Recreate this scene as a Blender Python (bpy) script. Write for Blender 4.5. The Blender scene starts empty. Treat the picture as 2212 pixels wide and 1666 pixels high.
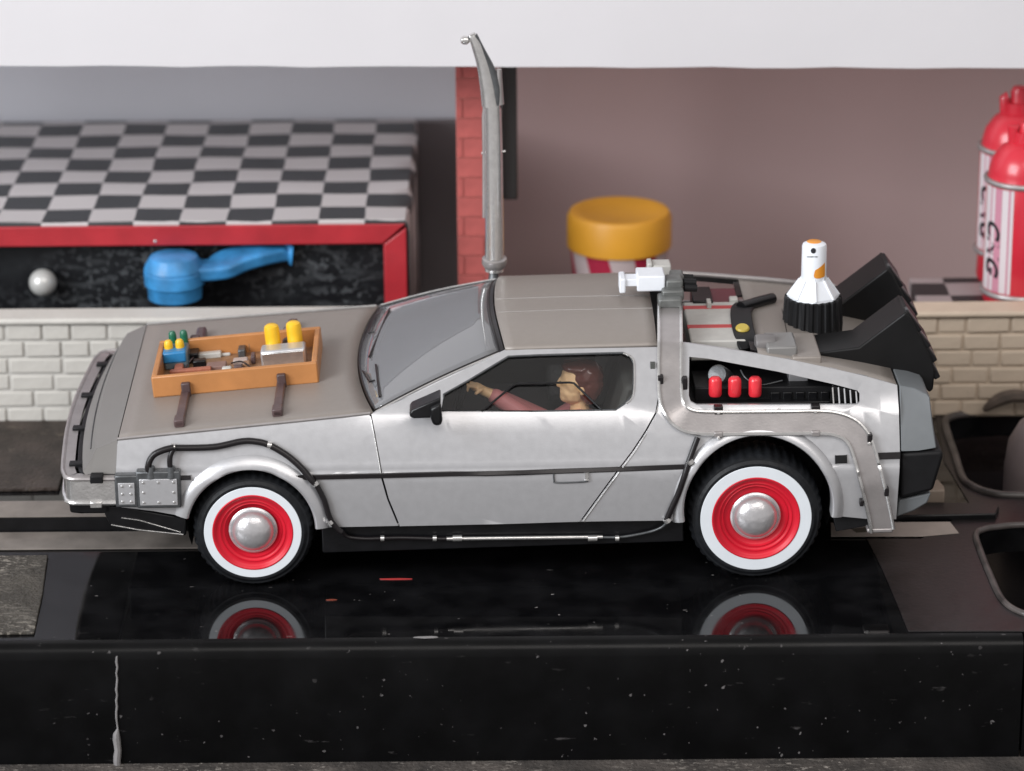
import bpy, bmesh, math, random
from mathutils import Vector, Matrix, noise
random.seed(7)
R = math.radians
U = 0.01            # 1 layout unit = 1 cm of the real table top
PITCH, ROLL, DIST = R(20.0), R(0.45), 72.0
YAW = R(1.0)        # the car stands turned by one degree
C = bpy.context.scene.collection
S = bpy.context.scene

# ------------------------------------------------------------------ camera
FWD = Vector((0, math.cos(PITCH), -math.sin(PITCH)))
R0, U0 = Vector((1, 0, 0)), Vector((0, math.sin(PITCH), math.cos(PITCH)))
RGT = math.cos(ROLL)*R0 - math.sin(ROLL)*U0
UPV = math.sin(ROLL)*R0 + math.cos(ROLL)*U0
AIM = Vector((0, 0, 4.72))
CAM = AIM - FWD*DIST
cd = bpy.data.cameras.new('camera'); cam = bpy.data.objects.new('camera', cd); C.objects.link(cam)
M = Matrix((RGT, UPV, -FWD)).transposed().to_4x4(); M.translation = CAM*U
cam.matrix_world = M
cd.sensor_width = 36; cd.lens = 36*DIST*100/2212
cd.clip_start = 0.05; cd.clip_end = 30
cd.dof.use_dof = True; cd.dof.focus_distance = (DIST+1.6)*U; cd.dof.aperture_fstop = 18
S.camera = cam

# ------------------------------------------------------------------ light
w = bpy.data.worlds.new('World'); S.world = w; w.use_nodes = True
bg = w.node_tree.nodes['Background']; bg.inputs[0].default_value = (0.90, 0.87, 0.86, 1); bg.inputs[1].default_value = 0.50
def area(name, loc, target, sx, sy, power, col):
    l = bpy.data.lights.new(name, 'AREA'); l.shape = 'RECTANGLE'; l.size = sx*U; l.size_y = sy*U
    l.energy = power; l.color = col
    o = bpy.data.objects.new(name, l); C.objects.link(o); o.location = Vector(loc)*U
    o.rotation_euler = (Vector(target)-Vector(loc)).to_track_quat('-Z', 'Y').to_euler(); return o
area('window_light', (-95, -75, 62), (0, 4, 3), 75, 75, 20.0, (0.93, 0.96, 1.0))
area('front_fill', (25, -95, 100), (0, 4, 4), 100, 60, 6.0, (1.0, 0.95, 0.91))  # added soft fill from above the camera, no lamp known there
S.view_settings.view_transform = 'Standard'; S.view_settings.look = 'None'
S.view_settings.exposure = 0; S.view_settings.gamma = 1
S.cycles.max_bounces = 8; S.cycles.transparent_max_bounces = 12

# ------------------------------------------------------------------ measuring helpers
def ray(px, py): return (FWD*DIST + RGT*((px-1106)/100) + UPV*((833-py)/100))
def W(px, py, Y):                      # point on the vertical plane at depth Y
    d = ray(px, py); t = (Y-CAM.y)/d.y; return CAM + d*t
def G(px, py, z=0.0):                  # point on the level plane z
    d = ray(px, py); t = (z-CAM.z)/d.z; return CAM + d*t
RZ = Matrix.Rotation(-YAW, 3, 'Z'); CL = RZ @ CAM
def P(px, py, y):                      # point in the car's own frame, at car depth y
    d = RZ @ ray(px, py); t = (y-CL.y)/d.y; return CL + d*t
def PG(px, py, z):
    d = RZ @ ray(px, py); t = (z-CL.z)/d.z; return CL + d*t
def fs(x, z):                          # the car's near flank: depth as a function of height
    if z < 2.70: return 0.02 + 0.06*(max(0, 2.62-z)/1.7)**1.6
    if z < 3.9:
        b = 0.02 + 0.42*((z-2.62)/1.28)**1.25
        return b - 0.012*max(0, 1-abs(z-2.86)/0.12) + 0.02*min(1, (z-2.70)/0.05)*(1-min(1, max(0, (z-2.78)/0.5)))
    return 0.44 + (z-3.9)*1.05
def Q(px, py, off=0.0):                # point on that flank
    y = 0.4
    for _ in range(40):
        p = P(px, py, y); y = 0.5*y + 0.5*(fs(p.x, p.z)-off)
    return P(px, py, y)
def qxz(l): return [(Q(*a).x, Q(*a).z) for a in l]
WID = 8.3; YC = WID/2

# ------------------------------------------------------------------ materials
MATS = {}
def mat(name, col, rough=0.5, metal=0.0, coat=0.0, var=0.0, vs=3.0, bump=0.0, bs=20.0, col2=None, trans=0.0, spec=0.5, ior=1.5, rvar=0.0):
    if name in MATS: return MATS[name]
    m = bpy.data.materials.new(name); m.use_nodes = True; nt = m.node_tree; b = nt.nodes['Principled BSDF']
    b.inputs['Base Color'].default_value = (*col, 1); b.inputs['Roughness'].default_value = rough
    b.inputs['Metallic'].default_value = metal; b.inputs['Coat Weight'].default_value = coat
    b.inputs['Coat Roughness'].default_value = 0.12
    b.inputs['Transmission Weight'].default_value = trans; b.inputs['IOR'].default_value = ior
    b.inputs['Specular IOR Level'].default_value = spec
    tc = nt.nodes.new('ShaderNodeTexCoord')
    if var or col2 or rvar:
        n = nt.nodes.new('ShaderNodeTexNoise'); n.inputs['Scale'].default_value = vs/U; n.inputs['Detail'].default_value = 6
        nt.links.new(tc.outputs['Object'], n.inputs['Vector'])
        r = nt.nodes.new('ShaderNodeValToRGB'); r.color_ramp.elements[0].position = 0.32; r.color_ramp.elements[1].position = 0.7
        c2 = col2 or tuple(min(1, c*(1+var)) for c in col); c1 = col if col2 else tuple(c*(1-var) for c in col)
        r.color_ramp.elements[0].color = (*c1, 1); r.color_ramp.elements[1].color = (*c2, 1)
        nt.links.new(n.outputs[0], r.inputs[0]); nt.links.new(r.outputs[0], b.inputs['Base Color'])
        if rvar:
            mr = nt.nodes.new('ShaderNodeMapRange'); mr.inputs['To Min'].default_value = max(0.02, rough-rvar); mr.inputs['To Max'].default_value = rough+rvar
            nt.links.new(n.outputs[0], mr.inputs[0]); nt.links.new(mr.outputs[0], b.inputs['Roughness'])
    if bump:
        n2 = nt.nodes.new('ShaderNodeTexNoise'); n2.inputs['Scale'].default_value = bs/U; n2.inputs['Detail'].default_value = 4
        nt.links.new(tc.outputs['Object'], n2.inputs['Vector'])
        bp = nt.nodes.new('ShaderNodeBump'); bp.inputs['Strength'].default_value = bump; bp.inputs['Distance'].default_value = 0.0003
        nt.links.new(n2.outputs[0], bp.inputs['Height']); nt.links.new(bp.outputs[0], b.inputs['Normal'])
    MATS[name] = m; return m
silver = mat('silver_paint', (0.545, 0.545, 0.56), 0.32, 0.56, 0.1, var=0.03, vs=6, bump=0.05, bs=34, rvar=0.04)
silver_top = mat('silver_shaded_top', (0.275, 0.245, 0.222), 0.45, 0.2, 0.0, var=0.02, vs=7.0, bump=0.08, bs=26)  # the same silver, darkened for upward faces that catch less light
silver_bright = mat('bright_silver_paint', (0.70, 0.69, 0.68), 0.24, 0.85, 0.3, var=0.08, vs=6, bump=0.12, bs=14)
steel_band = mat('band_silver', (0.40, 0.375, 0.37), 0.34, 0.6, 0.1, var=0.10, vs=2.2, bump=0.10, bs=22)
gunmetal = mat('gunmetal_paint', (0.10, 0.105, 0.11), 0.38, 0.5, 0.2, var=0.25, vs=5, bump=0.2, bs=12)
fascia_m = mat('fascia_grey', (0.215, 0.205, 0.195), 0.5, 0.2, 0.0, var=0.03, vs=1.0, bump=0.05)
tail_m = mat('tail_grey', (0.165, 0.178, 0.188), 0.5, 0.15, var=0.03)
black = mat('black_plastic', (0.006, 0.006, 0.007), 0.30, 0, 0.0, spec=0.35, var=0.3, vs=3, bump=0.1, bs=12)
matte_black = mat('matte_black_plastic', (0.009, 0.009, 0.010), 0.48, 0, 0, spec=0.25, var=0.15, vs=2, bump=0.12, bs=25)
vent_top = mat('vent_black', (0.008, 0.0078, 0.0082), 0.42, 0, 0, spec=0.25, var=0.12, vs=2, bump=0.08, bs=25)
rubber = mat('tyre_rubber', (0.009, 0.010, 0.012), 0.5, 0, 0, spec=0.3, var=0.35, vs=4, bump=0.35, bs=9)
white_ring = mat('white_rubber', (0.72, 0.76, 0.80), 0.5, 0, 0, var=0.03, vs=2)
red_rim = mat('red_plastic', (0.62, 0.012, 0.030), 0.38, 0, 0.0, spec=0.35, var=0.08, vs=2)
chrome = mat('hub_silver', (0.58, 0.57, 0.58), 0.27, 0.6, 0.1, var=0.08, vs=5, bump=0.35, bs=7)
cable_m = mat('black_cable', (0.010, 0.008, 0.009), 0.33, 0, 0.0, spec=0.4, bump=0.1)
interior_m = mat('interior_grey', (0.075, 0.078, 0.072), 0.6, var=0.1, vs=2)
orange_m = mat('tray_plastic', (0.47, 0.20, 0.065), 0.42, 0, 0.1, var=0.10, vs=1.5, bump=0.12, bs=12)
floor_brown = mat('tray_floor_brown', (0.20, 0.10, 0.05), 0.5, 0, 0.1, col2=(0.34, 0.19, 0.10), vs=4, bump=0.6, bs=6)
brown_m = mat('strap_brown', (0.085, 0.052, 0.052), 0.42, 0, 0.1, var=0.15, vs=3, bump=0.2, bs=8)
blue_m = mat('blue_plastic', (0.02, 0.19, 0.42), 0.4, 0, 0.1, var=0.15, vs=5)
green_m = mat('green_plastic', (0.01, 0.13, 0.07), 0.35, 0, 0.2)
yellow_m = mat('yellow_plastic', (0.85, 0.50, 0.02), 0.38, 0, 0.1, var=0.06, vs=5)
darkblue_m = mat('smoky_plastic', (0.10, 0.14, 0.16), 0.3, 0, 0.3)
white_m = mat('white_plastic', (0.80, 0.83, 0.88), 0.38, 0, 0.2, var=0.02)
offwhite_m = mat('pale_grey_plastic', (0.50, 0.49, 0.46), 0.42, 0, 0.1, var=0.06, vs=5)
rust_m = mat('rust_red_paint', (0.36, 0.12, 0.07), 0.5, var=0.15, vs=5, bump=0.4, bs=8)
pinkish_m = mat('dusty_pink_paint', (0.22, 0.13, 0.11), 0.5, var=0.15, vs=5)
orange_patch = mat('orange_print', (0.78, 0.30, 0.03), 0.4)
redstripe_m = mat('red_stripe_paint', (0.50, 0.05, 0.05), 0.4, var=0.08)
redlamp_m = mat('red_canister_plastic', (0.72, 0.03, 0.045), 0.3, 0, 0.3, var=0.1, vs=5)
skin_m = mat('figure_skin', (1.0, 0.66, 0.36), 0.45, var=0.03)
jacket_m = mat('figure_jacket', (0.66, 0.25, 0.25), 0.45, var=0.04)
hair_m = mat('figure_hair', (0.14, 0.045, 0.035), 0.22, 0, 0.6)
def glass_mat(name, tint, rough=0.02, dens=0.0):
    m = bpy.data.materials.new(name); m.use_nodes = True; nt = m.node_tree; nt.nodes.clear()
    o = nt.nodes.new('ShaderNodeOutputMaterial'); t = nt.nodes.new('ShaderNodeBsdfTransparent'); t.inputs[0].default_value = (*tint, 1)
    g = nt.nodes.new('ShaderNodeBsdfGlossy'); g.inputs['Roughness'].default_value = rough; g.inputs[0].default_value = (1, 1, 1, 1)
    f = nt.nodes.new('ShaderNodeFresnel'); f.inputs[0].default_value = 1.75 if dens else 1.45
    d = nt.nodes.new('ShaderNodeBsdfDiffuse'); d.inputs[0].default_value = (0.72, 0.73, 0.76, 1)
    m1 = nt.nodes.new('ShaderNodeMixShader'); m1.inputs[0].default_value = dens
    m2 = nt.nodes.new('ShaderNodeMixShader')
    nt.links.new(t.outputs[0], m1.inputs[1]); nt.links.new(d.outputs[0], m1.inputs[2])
    nt.links.new(f.outputs[0], m2.inputs[0]); nt.links.new(m1.outputs[0], m2.inputs[1]); nt.links.new(g.outputs[0], m2.inputs[2])
    nt.links.new(m2.outputs[0], o.inputs[0]); return m
shield_m = glass_mat('hazed_windscreen', (0.92, 0.93, 0.95), 0.03, 0.25)  # pale diffuse haze mixed in for the brightness of reflections on the glass
side_glass_m = glass_mat('clear_side_glass', (1.0, 1.0, 1.0), 0.02, 0.0)

# ------------------------------------------------------------------ building helpers
OFF = {}
def thing(name, label, cat, loc=(0, 0, 0), rz=0.0, group=None, kind=None):
    o = bpy.data.objects.new(name, None); C.objects.link(o); o.empty_display_size = 0.01
    o.location = Vector(loc)*U; o.rotation_euler = (0, 0, rz); OFF[o.name] = Vector(loc)
    if kind: o['kind'] = kind
    else: o['label'] = label; o['category'] = cat
    if group: o['group'] = group
    return o
def tag(o, label=None, cat=None, group=None, kind=None):
    if label: o['label'] = label
    if cat: o['category'] = cat
    if group: o['group'] = group
    if kind: o['kind'] = kind
    return o
def mk(name, verts, faces, m, parent=None, sharp=38, bevel=0.0, seg=2, mats=None, fm=None):
    off = OFF.get(parent.name, Vector((0, 0, 0))) if parent else Vector((0, 0, 0))
    me = bpy.data.meshes.new(name); me.from_pydata([tuple((Vector(v)-off)*U) for v in verts], [], faces)
    for x in (mats or [m]): me.materials.append(x)
    if fm: me.polygons.foreach_set('material_index', fm)
    me.shade_smooth(); me.set_sharp_from_angle(angle=R(sharp)); me.update()
    o = bpy.data.objects.new(name, me); C.objects.link(o); o.parent = parent; OFF[o.name] = off
    if bevel:
        b = o.modifiers.new('bevel', 'BEVEL'); b.width = bevel*U; b.segments = seg; b.limit_method = 'ANGLE'; b.angle_limit = R(40); b.harden_normals = False
    return o
def mkb(name, bm, m, parent=None, **k):
    bmesh.ops.recalc_face_normals(bm, faces=bm.faces)
    bm.verts.index_update()
    v = [x.co.copy() for x in bm.verts]; f = [[y.index for y in x.verts] for x in bm.faces]; bm.free()
    return mk(name, v, f, m, parent, **k)
def mirror(o, name=None):              # the same part on the far flank
    n = o.copy(); n.data = o.data.copy(); n.name = name or o.name.split('.')[0]; C.objects.link(n); n.parent = o.parent
    me = n.data
    for v in me.vertices: v.co.y = WID*U - v.co.y
    me.flip_normals(); OFF[n.name] = OFF[o.name]; return n
def prism(name, pts, y0, y1, m, parent, bevel=0.02, **k):   # pts (x,z) extruded in depth
    n = len(pts); v = [(x, y0, z) for x, z in pts]+[(x, y1, z) for x, z in pts]
    bm = bmesh.new(); vv = [bm.verts.new(a) for a in v]
    bm.faces.new(vv[:n]); bm.faces.new(vv[n:][::-1])
    for i in range(n): bm.faces.new((vv[i], vv[(i+1) % n], vv[n+(i+1) % n], vv[n+i]))
    return mkb(name, bm, m, parent, bevel=bevel, **k)
def box(name, a, b, m, parent, bevel=0.03, rot=None, **k):
    a, b = Vector(a), Vector(b); c = (a+b)/2; bm = bmesh.new(); bmesh.ops.create_cube(bm, size=1)
    for v in bm.verts:
        q = Vector((v.co.x*(b.x-a.x), v.co.y*(b.y-a.y), v.co.z*(b.z-a.z)))
        v.co = c + (rot @ q if rot else q)
    return mkb(name, bm, m, parent, bevel=bevel, **k)
def spline(pts, sub=6, closed=False):
    pts = [Vector(p) for p in pts]; n = len(pts); out = []
    rng = range(n if closed else n-1)
    for i in rng:
        g = (lambda j: pts[j % n]) if closed else (lambda j: pts[max(0, min(n-1, j))])
        a, b, c, d = g(i-1), g(i), g(i+1), g(i+2)
        for s in range(sub):
            t = s/sub
            out.append(0.5*((2*b)+(c-a)*t+(2*a-5*b+4*c-d)*t*t+(3*b-a-3*c+d)*t**3))
    if not closed: out.append(pts[-1])
    return out
def tube(name, pts, r, m, parent, segs=10, closed=False, cap=True, **k):
    pts = [Vector(p) for p in pts]; n = len(pts); rs = r if isinstance(r, (list, tuple)) else [r]*n
    t = [((pts[(i+1) % n]-pts[i-1]) if closed else (pts[min(i+1, n-1)]-pts[max(i-1, 0)])).normalized() for i in range(n)]
    u = t[0].orthogonal().normalized(); v = []; f = []
    for i in range(n):
        u = (u - t[i]*u.dot(t[i])).normalized(); w_ = t[i].cross(u)
        for s in range(segs):
            a = 2*math.pi*s/segs; v.append(pts[i]+(u*math.cos(a)+w_*math.sin(a))*rs[i])
    for i in range(n if closed else n-1):
        j = (i+1) % n
        for s in range(segs): f.append((i*segs+s, i*segs+(s+1) % segs, j*segs+(s+1) % segs, j*segs+s))
    if cap and not closed: f.append(tuple(range(segs))[::-1]); f.append(tuple((n-1)*segs+s for s in range(segs)))
    return mk(name, v, f, m, parent, **k)
def ribbon(name, pts, nrm, hw, th, m, parent, **k):
    n = len(pts); v = []; f = []
    for i in range(n):
        t = (pts[min(i+1, n-1)]-pts[max(i-1, 0)]).normalized(); nn = (nrm[i]-t*nrm[i].dot(t)).normalized(); s = t.cross(nn)
        h = hw[i] if isinstance(hw, list) else hw
        v += [pts[i]+s*h, pts[i]-s*h, pts[i]-s*h-nn*th, pts[i]+s*h-nn*th]
    for i in range(n-1):
        a, b = i*4, i*4+4
        for q in range(4): f.append((a+q, a+(q+1) % 4, b+(q+1) % 4, b+q))
    f += [(0, 1, 2, 3), (4*n-1, 4*n-2, 4*n-3, 4*n-4)]
    return mk(name, v, f, m, parent, **k), pts, nrm
def lathe(name, prof, c, axis, m, parent, segs=64, mod=None, mats=None, fm=None, **k):
    c = Vector(c); ax = Vector(axis).normalized(); u = ax.orthogonal().normalized(); w_ = ax.cross(u); v = []; f = []; n = len(prof); mi = []
    for s in range(segs):
        a = 2*math.pi*s/segs; d = u*math.cos(a)+w_*math.sin(a)
        for i, (r, h) in enumerate(prof): v.append(c+d*(r*(mod(s, i) if mod else 1))+ax*h)
    for s in range(segs):
        s2 = (s+1) % segs
        for i in range(n-1):
            f.append((s*n+i, s*n+i+1, s2*n+i+1, s2*n+i)); mi.append(fm[i] if fm else 0)
    bm = bmesh.new(); vv = [bm.verts.new(x) for x in v]
    for q, g in zip(f, mi):
        fc = bm.faces.new([vv[i] for i in q]); fc.material_index = g
    bmesh.ops.remove_doubles(bm, verts=bm.verts, dist=1e-4)
    bmesh.ops.recalc_face_normals(bm, faces=bm.faces)
    bm.verts.index_update(); v = [x.co.copy() for x in bm.verts]; f = [[y.index for y in x.verts] for x in bm.faces]; mi = [x.material_index for x in bm.faces]; bm.free()
    return mk(name, v, f, m, parent, mats=mats, fm=mi if fm else None, **k)
def panel(name, outline, holes, f, m, parent, th=0.07, cell=0.35, bevel=0.03, **k):
    bm = bmesh.new(); ed = []
    for loop in [outline]+holes:
        vs = [bm.verts.new((x, 0, z)) for x, z in loop]
        ed += [bm.edges.new((vs[i], vs[(i+1) % len(vs)])) for i in range(len(vs))]
    bmesh.ops.triangle_fill(bm, use_beauty=True, use_dissolve=False, edges=ed, normal=(0, -1, 0))
    bmesh.ops.dissolve_limit(bm, angle_limit=0.01, verts=bm.verts, edges=[e for e in bm.edges if len(e.link_faces) == 2], delimit=set()) if False else None
    xs = [a for a, _ in outline]; zs = [b for _, b in outline]
    for lo, hi, no in ((min(xs), max(xs), (1, 0, 0)), (min(zs), max(zs), (0, 0, 1))):
        q = math.ceil(lo/cell)*cell + 0.0137
        while q < hi:
            bmesh.ops.bisect_plane(bm, geom=bm.verts[:]+bm.edges[:]+bm.faces[:], dist=1e-6, plane_co=(q, 0, q), plane_no=no); q += cell
    for q in (2.62, 2.70, 2.75, 2.80, 2.86, 2.92, 2.98):
        if min(zs) < q < max(zs): bmesh.ops.bisect_plane(bm, geom=bm.verts[:]+bm.edges[:]+bm.faces[:], dist=1e-6, plane_co=(0, 0, q), plane_no=(0, 0, 1))
    bmesh.ops.dissolve_limit(bm, angle_limit=0.001, use_dissolve_boundaries=False, verts=bm.verts[:], edges=bm.edges[:]) if False else None
    for v in bm.verts: v.co.y = f(v.co.x, v.co.z)
    for fc in bm.faces:
        fc.normal_update()
        if fc.normal.y > 0: fc.normal_flip()
    front = bm.faces[:]; r = bmesh.ops.extrude_face_region(bm, geom=front)
    back = [e for e in r['geom'] if isinstance(e, bmesh.types.BMVert)]
    for v in back: v.co.y += th                     # the extruded copy becomes the inner skin
    return mkb(name, bm, m, parent, bevel=bevel, **k)
def arc(cx, cz, r, a0, a1, n):
    return [(cx+r*math.cos(R(a0+(a1-a0)*i/n)), cz+r*math.sin(R(a0+(a1-a0)*i/n))) for i in range(n+1)]
def grid(name, rows, m, parent, closed=False, th=0.0, **k):
    a = len(rows[0]); v = [p for r in rows for p in r]
    f = [(i*a+j, i*a+j+1, (i+1)*a+j+1, (i+1)*a+j) for i in range(len(rows)-1) for j in range(a-1)]
    o = mk(name, v, f, m, parent, **k)
    if th:
        s = o.modifiers.new('thickness', 'SOLIDIFY'); s.thickness = th*U; s.offset = 0
    return o
def remesh(o, vox):
    r = o.modifiers.new('remesh', 'REMESH'); r.mode = 'VOXEL'; r.voxel_size = vox*U; r.use_smooth_shade = True
    s = o.modifiers.new('smooth', 'SMOOTH'); s.iterations = 3; s.factor = 0.5
def blob(name, segs, m, parent, vox=0.025):
    bm = bmesh.new()
    for p0, r0, p1, r1 in segs:
        p0, p1 = Vector(p0), Vector(p1); L = (p1-p0).length; n = max(1, int(L/(min(min(r0), min(r1))*0.45)) if isinstance(r0, tuple) else int(L/(min(r0, r1)*0.45)))
        for i in range(n+1):
            t = i/n; c = p0.lerp(p1, t)
            ra = tuple(a+(b-a)*t for a, b in zip(r0, r1)) if isinstance(r0, tuple) else (r0+(r1-r0)*t,)*3
            bmesh.ops.create_icosphere(bm, subdivisions=2, radius=1, matrix=Matrix.Translation(c) @ Matrix.Diagonal((*ra, 1)))
    o = mkb(name, bm, m, parent); remesh(o, vox); return o
# ================================================================== THE SETTING
def speckled(name, col, rough, speck=(0.35, 0.33, 0.32), thr=0.72, ss=5.0, bump=0.0, film=0.0, coarse=None, spec=0.5):
    m = bpy.data.materials.new(name); m.use_nodes = True; nt = m.node_tree; b = nt.nodes['Principled BSDF']
    b.inputs['Specular IOR Level'].default_value = spec
    tc = nt.nodes.new('ShaderNodeTexCoord'); L = nt.links.new
    def nz(scale, det, stretch=(1, 1, 1), loc=(0, 0, 0)):
        mp = nt.nodes.new('ShaderNodeMapping'); mp.inputs['Scale'].default_value = stretch; mp.inputs['Location'].default_value = loc
        n = nt.nodes.new('ShaderNodeTexNoise'); n.inputs['Scale'].default_value = scale/U; n.inputs['Detail'].default_value = det
        L(tc.outputs['Object'], mp.inputs[0]); L(mp.outputs[0], n.inputs['Vector']); return n
    def rampf(src, a, c):
        r = nt.nodes.new('ShaderNodeMapRange'); r.inputs['From Min'].default_value = a; r.inputs['From Max'].default_value = c
        L(src, r.inputs[0]); return r.outputs[0]
    def mul(a, c):
        x = nt.nodes.new('ShaderNodeMath'); x.operation = 'MULTIPLY'; L(a, x.inputs[0])
        if isinstance(c, float): x.inputs[1].default_value = c
        else: L(c, x.inputs[1])
        return x.outputs[0]
    fine = rampf(nz(ss, 2, (1, 1.6, 1)).outputs[0], thr, thr+0.03)
    scr = rampf(nz(ss*0.5, 5, (0.5, 1.8, 1.8), (3, 1, 2)).outputs[0], thr-0.02, thr+0.06)
    patch = rampf(nz(0.35, 3, (1, 1, 1), (7, 2, 9)).outputs[0], 0.42, 0.62)
    ad = nt.nodes.new('ShaderNodeMath'); ad.operation = 'MAXIMUM'; L(fine, ad.inputs[0]); L(mul(scr, 0.6), ad.inputs[1])
    dust = mul(ad.outputs[0], patch)
    base = nt.nodes.new('ShaderNodeMix'); base.data_type = 'RGBA'
    base.inputs['A'].default_value = (*col, 1); c2 = coarse or tuple(c*2.2+0.003 for c in col); base.inputs['B'].default_value = (*c2, 1)
    L(rampf(nz(1.1, 6, (1, 1, 1), (1, 5, 3)).outputs[0], 0.4, 0.75), base.inputs['Factor'])
    mx = nt.nodes.new('ShaderNodeMix'); mx.data_type = 'RGBA'; L(dust, mx.inputs['Factor']); L(base.outputs['Result'], mx.inputs['A']); mx.inputs['B'].default_value = (*speck, 1)
    L(mx.outputs['Result'], b.inputs['Base Color'])
    rr = nt.nodes.new('ShaderNodeMapRange'); rr.inputs['To Min'].default_value = rough; rr.inputs['To Max'].default_value = min(1, rough+0.12+film)
    L(rampf(nz(0.8, 5, (1, 1, 1), (4, 4, 1)).outputs[0], 0.45, 0.8), rr.inputs[0]); L(rr.outputs[0], b.inputs['Roughness'])
    if bump:
        n2 = nz(9, 5); bp = nt.nodes.new('ShaderNodeBump'); bp.inputs['Strength'].default_value = bump; bp.inputs['Distance'].default_value = 0.0006
        L(n2.outputs[0], bp.inputs['Height']); L(bp.outputs[0], b.inputs['Normal'])
    return m
gloss_black = speckled('glossy_black_top', (0.0035, 0.0035, 0.004), 0.035, spec=0.42, thr=0.745, ss=5.5)
face_black = speckled('black_front_face', (0.0022, 0.0022, 0.0024), 0.28, coarse=(0.0045, 0.0045, 0.005), speck=(0.16, 0.15, 0.15), thr=0.70, ss=5.5, spec=0.18)
gritty = speckled('gritty_floor', (0.035, 0.030, 0.027), 0.85, speck=(0.30, 0.27, 0.24), thr=0.62, ss=7, bump=1.0, coarse=(0.10, 0.085, 0.075))
slate = speckled('slate', (0.020, 0.013, 0.009), 0.6, speck=(0.10, 0.08, 0.06), thr=0.66, ss=4, bump=0.8, coarse=(0.060, 0.042, 0.034))
rough_patch = speckled('rough_patch', (0.040, 0.035, 0.028), 0.6, speck=(0.22, 0.20, 0.17), thr=0.58, ss=9, bump=1.0, coarse=(0.085, 0.075, 0.062))
strip_m = mat('dull_grey_plastic', (0.20, 0.175, 0.155), 0.5, var=0.2, vs=1.5, bump=0.2, bs=8)
tray_black = mat('worn_black_plastic', (0.015, 0.0125, 0.013), 0.34, 0, 0, var=0.3, vs=1.5, bump=0.15, bs=8, rvar=0.1, spec=0.35)
paper_m = mat('pale_paper', (0.42, 0.36, 0.32), 0.7, var=0.08, vs=2)
marble = speckled('dark_marble', (0.005, 0.0055, 0.007), 0.45, speck=(0.07, 0.075, 0.08), thr=0.55, ss=5.5, coarse=(0.016, 0.018, 0.020), spec=0.25)
board_white = mat('white_board', (0.68, 0.665, 0.685), 0.6, var=0.015, vs=0.4, bump=0.1, bs=4)
wall_brown = mat('brown_wall', (0.67, 0.49, 0.475), 0.34, var=0.05, vs=0.12)
wall_grey = mat('blue_grey_wall', (0.78, 0.79, 0.84), 0.6, var=0.04, vs=0.1)
shade_board = mat('wall_shade_board', (0.19, 0.17, 0.175), 0.6, var=0.1, vs=0.2)  # dark colour stands in for shade low on the back wall
brick_white = mat('white_foam_brick', (0.54, 0.52, 0.48), 0.65, var=0.05, vs=1.2, bump=0.5, bs=6)
brick_tan = mat('cream_foam_brick', (0.60, 0.49, 0.38), 0.65, var=0.06, vs=1.2, bump=0.5, bs=6)
mortar_white = mat('white_foam', (0.51, 0.495, 0.465), 0.7, var=0.05, vs=2)
mortar_tan = mat('cream_foam', (0.56, 0.455, 0.35), 0.7, var=0.05, vs=2)
brick_red = mat('red_brick_print', (0.46, 0.105, 0.095), 0.6, var=0.15, vs=2.2, bump=0.3, bs=10)
mortar_red = mat('pink_mortar_print', (0.56, 0.20, 0.17), 0.6, var=0.1, vs=3)
red_trim = mat('red_trim_plastic', (0.42, 0.025, 0.035), 0.38, 0, 0.1, var=0.15, vs=1.0, bump=0.1, bs=6)
yellow_lid = mat('yellow_lid_plastic', (0.74, 0.35, 0.03), 0.45, var=0.06, vs=0.8)
red_tub = mat('red_tub_print', (0.45, 0.02, 0.06), 0.5)
white_tub = mat('white_tub_print', (0.60, 0.50, 0.50), 0.5)
bottle_red = mat('red_bottle_plastic', (0.60, 0.025, 0.045), 0.3, 0, 0.3, var=0.06, vs=1)
blue_tap = mat('worn_blue_plastic', (0.04, 0.24, 0.52), 0.45, 0, 0.1, var=0.35, vs=1.6, bump=0.15, bs=6)
pearl = mat('pearl', (0.55, 0.55, 0.53), 0.3, 0.2, 0.5, var=0.05)
print_black = mat('black_print', (0.015, 0.015, 0.02), 0.5)
print_red = mat('red_print', (0.55, 0.24, 0.32), 0.5)
wood_m = mat('brown_scrap', (0.10, 0.075, 0.06), 0.7, var=0.3, vs=3)

def slab(name, outline, holes, z0, z1, m, parent=None, bevel=0.02, **k):   # outline of (x,y)
    bm = bmesh.new(); ed = []
    for loop in [outline]+holes:
        vs = [bm.verts.new((a, b, z1)) for a, b in loop]
        ed += [bm.edges.new((vs[i], vs[(i+1) % len(vs)])) for i in range(len(vs))]
    bmesh.ops.triangle_fill(bm, use_beauty=True, edges=ed, normal=(0, 0, 1))
    for fc in bm.faces:
        fc.normal_update()
        if fc.normal.z < 0: fc.normal_flip()
    r = bmesh.ops.extrude_face_region(bm, geom=bm.faces[:])
    for v in r['geom']:
        if isinstance(v, bmesh.types.BMVert): v.co.z = z0
    return mkb(name, bm, m, parent, bevel=bevel, **k)
def gxy(l, z=0.0): return [(G(a, b, z).x, G(a, b, z).y) for a, b in l]

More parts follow.
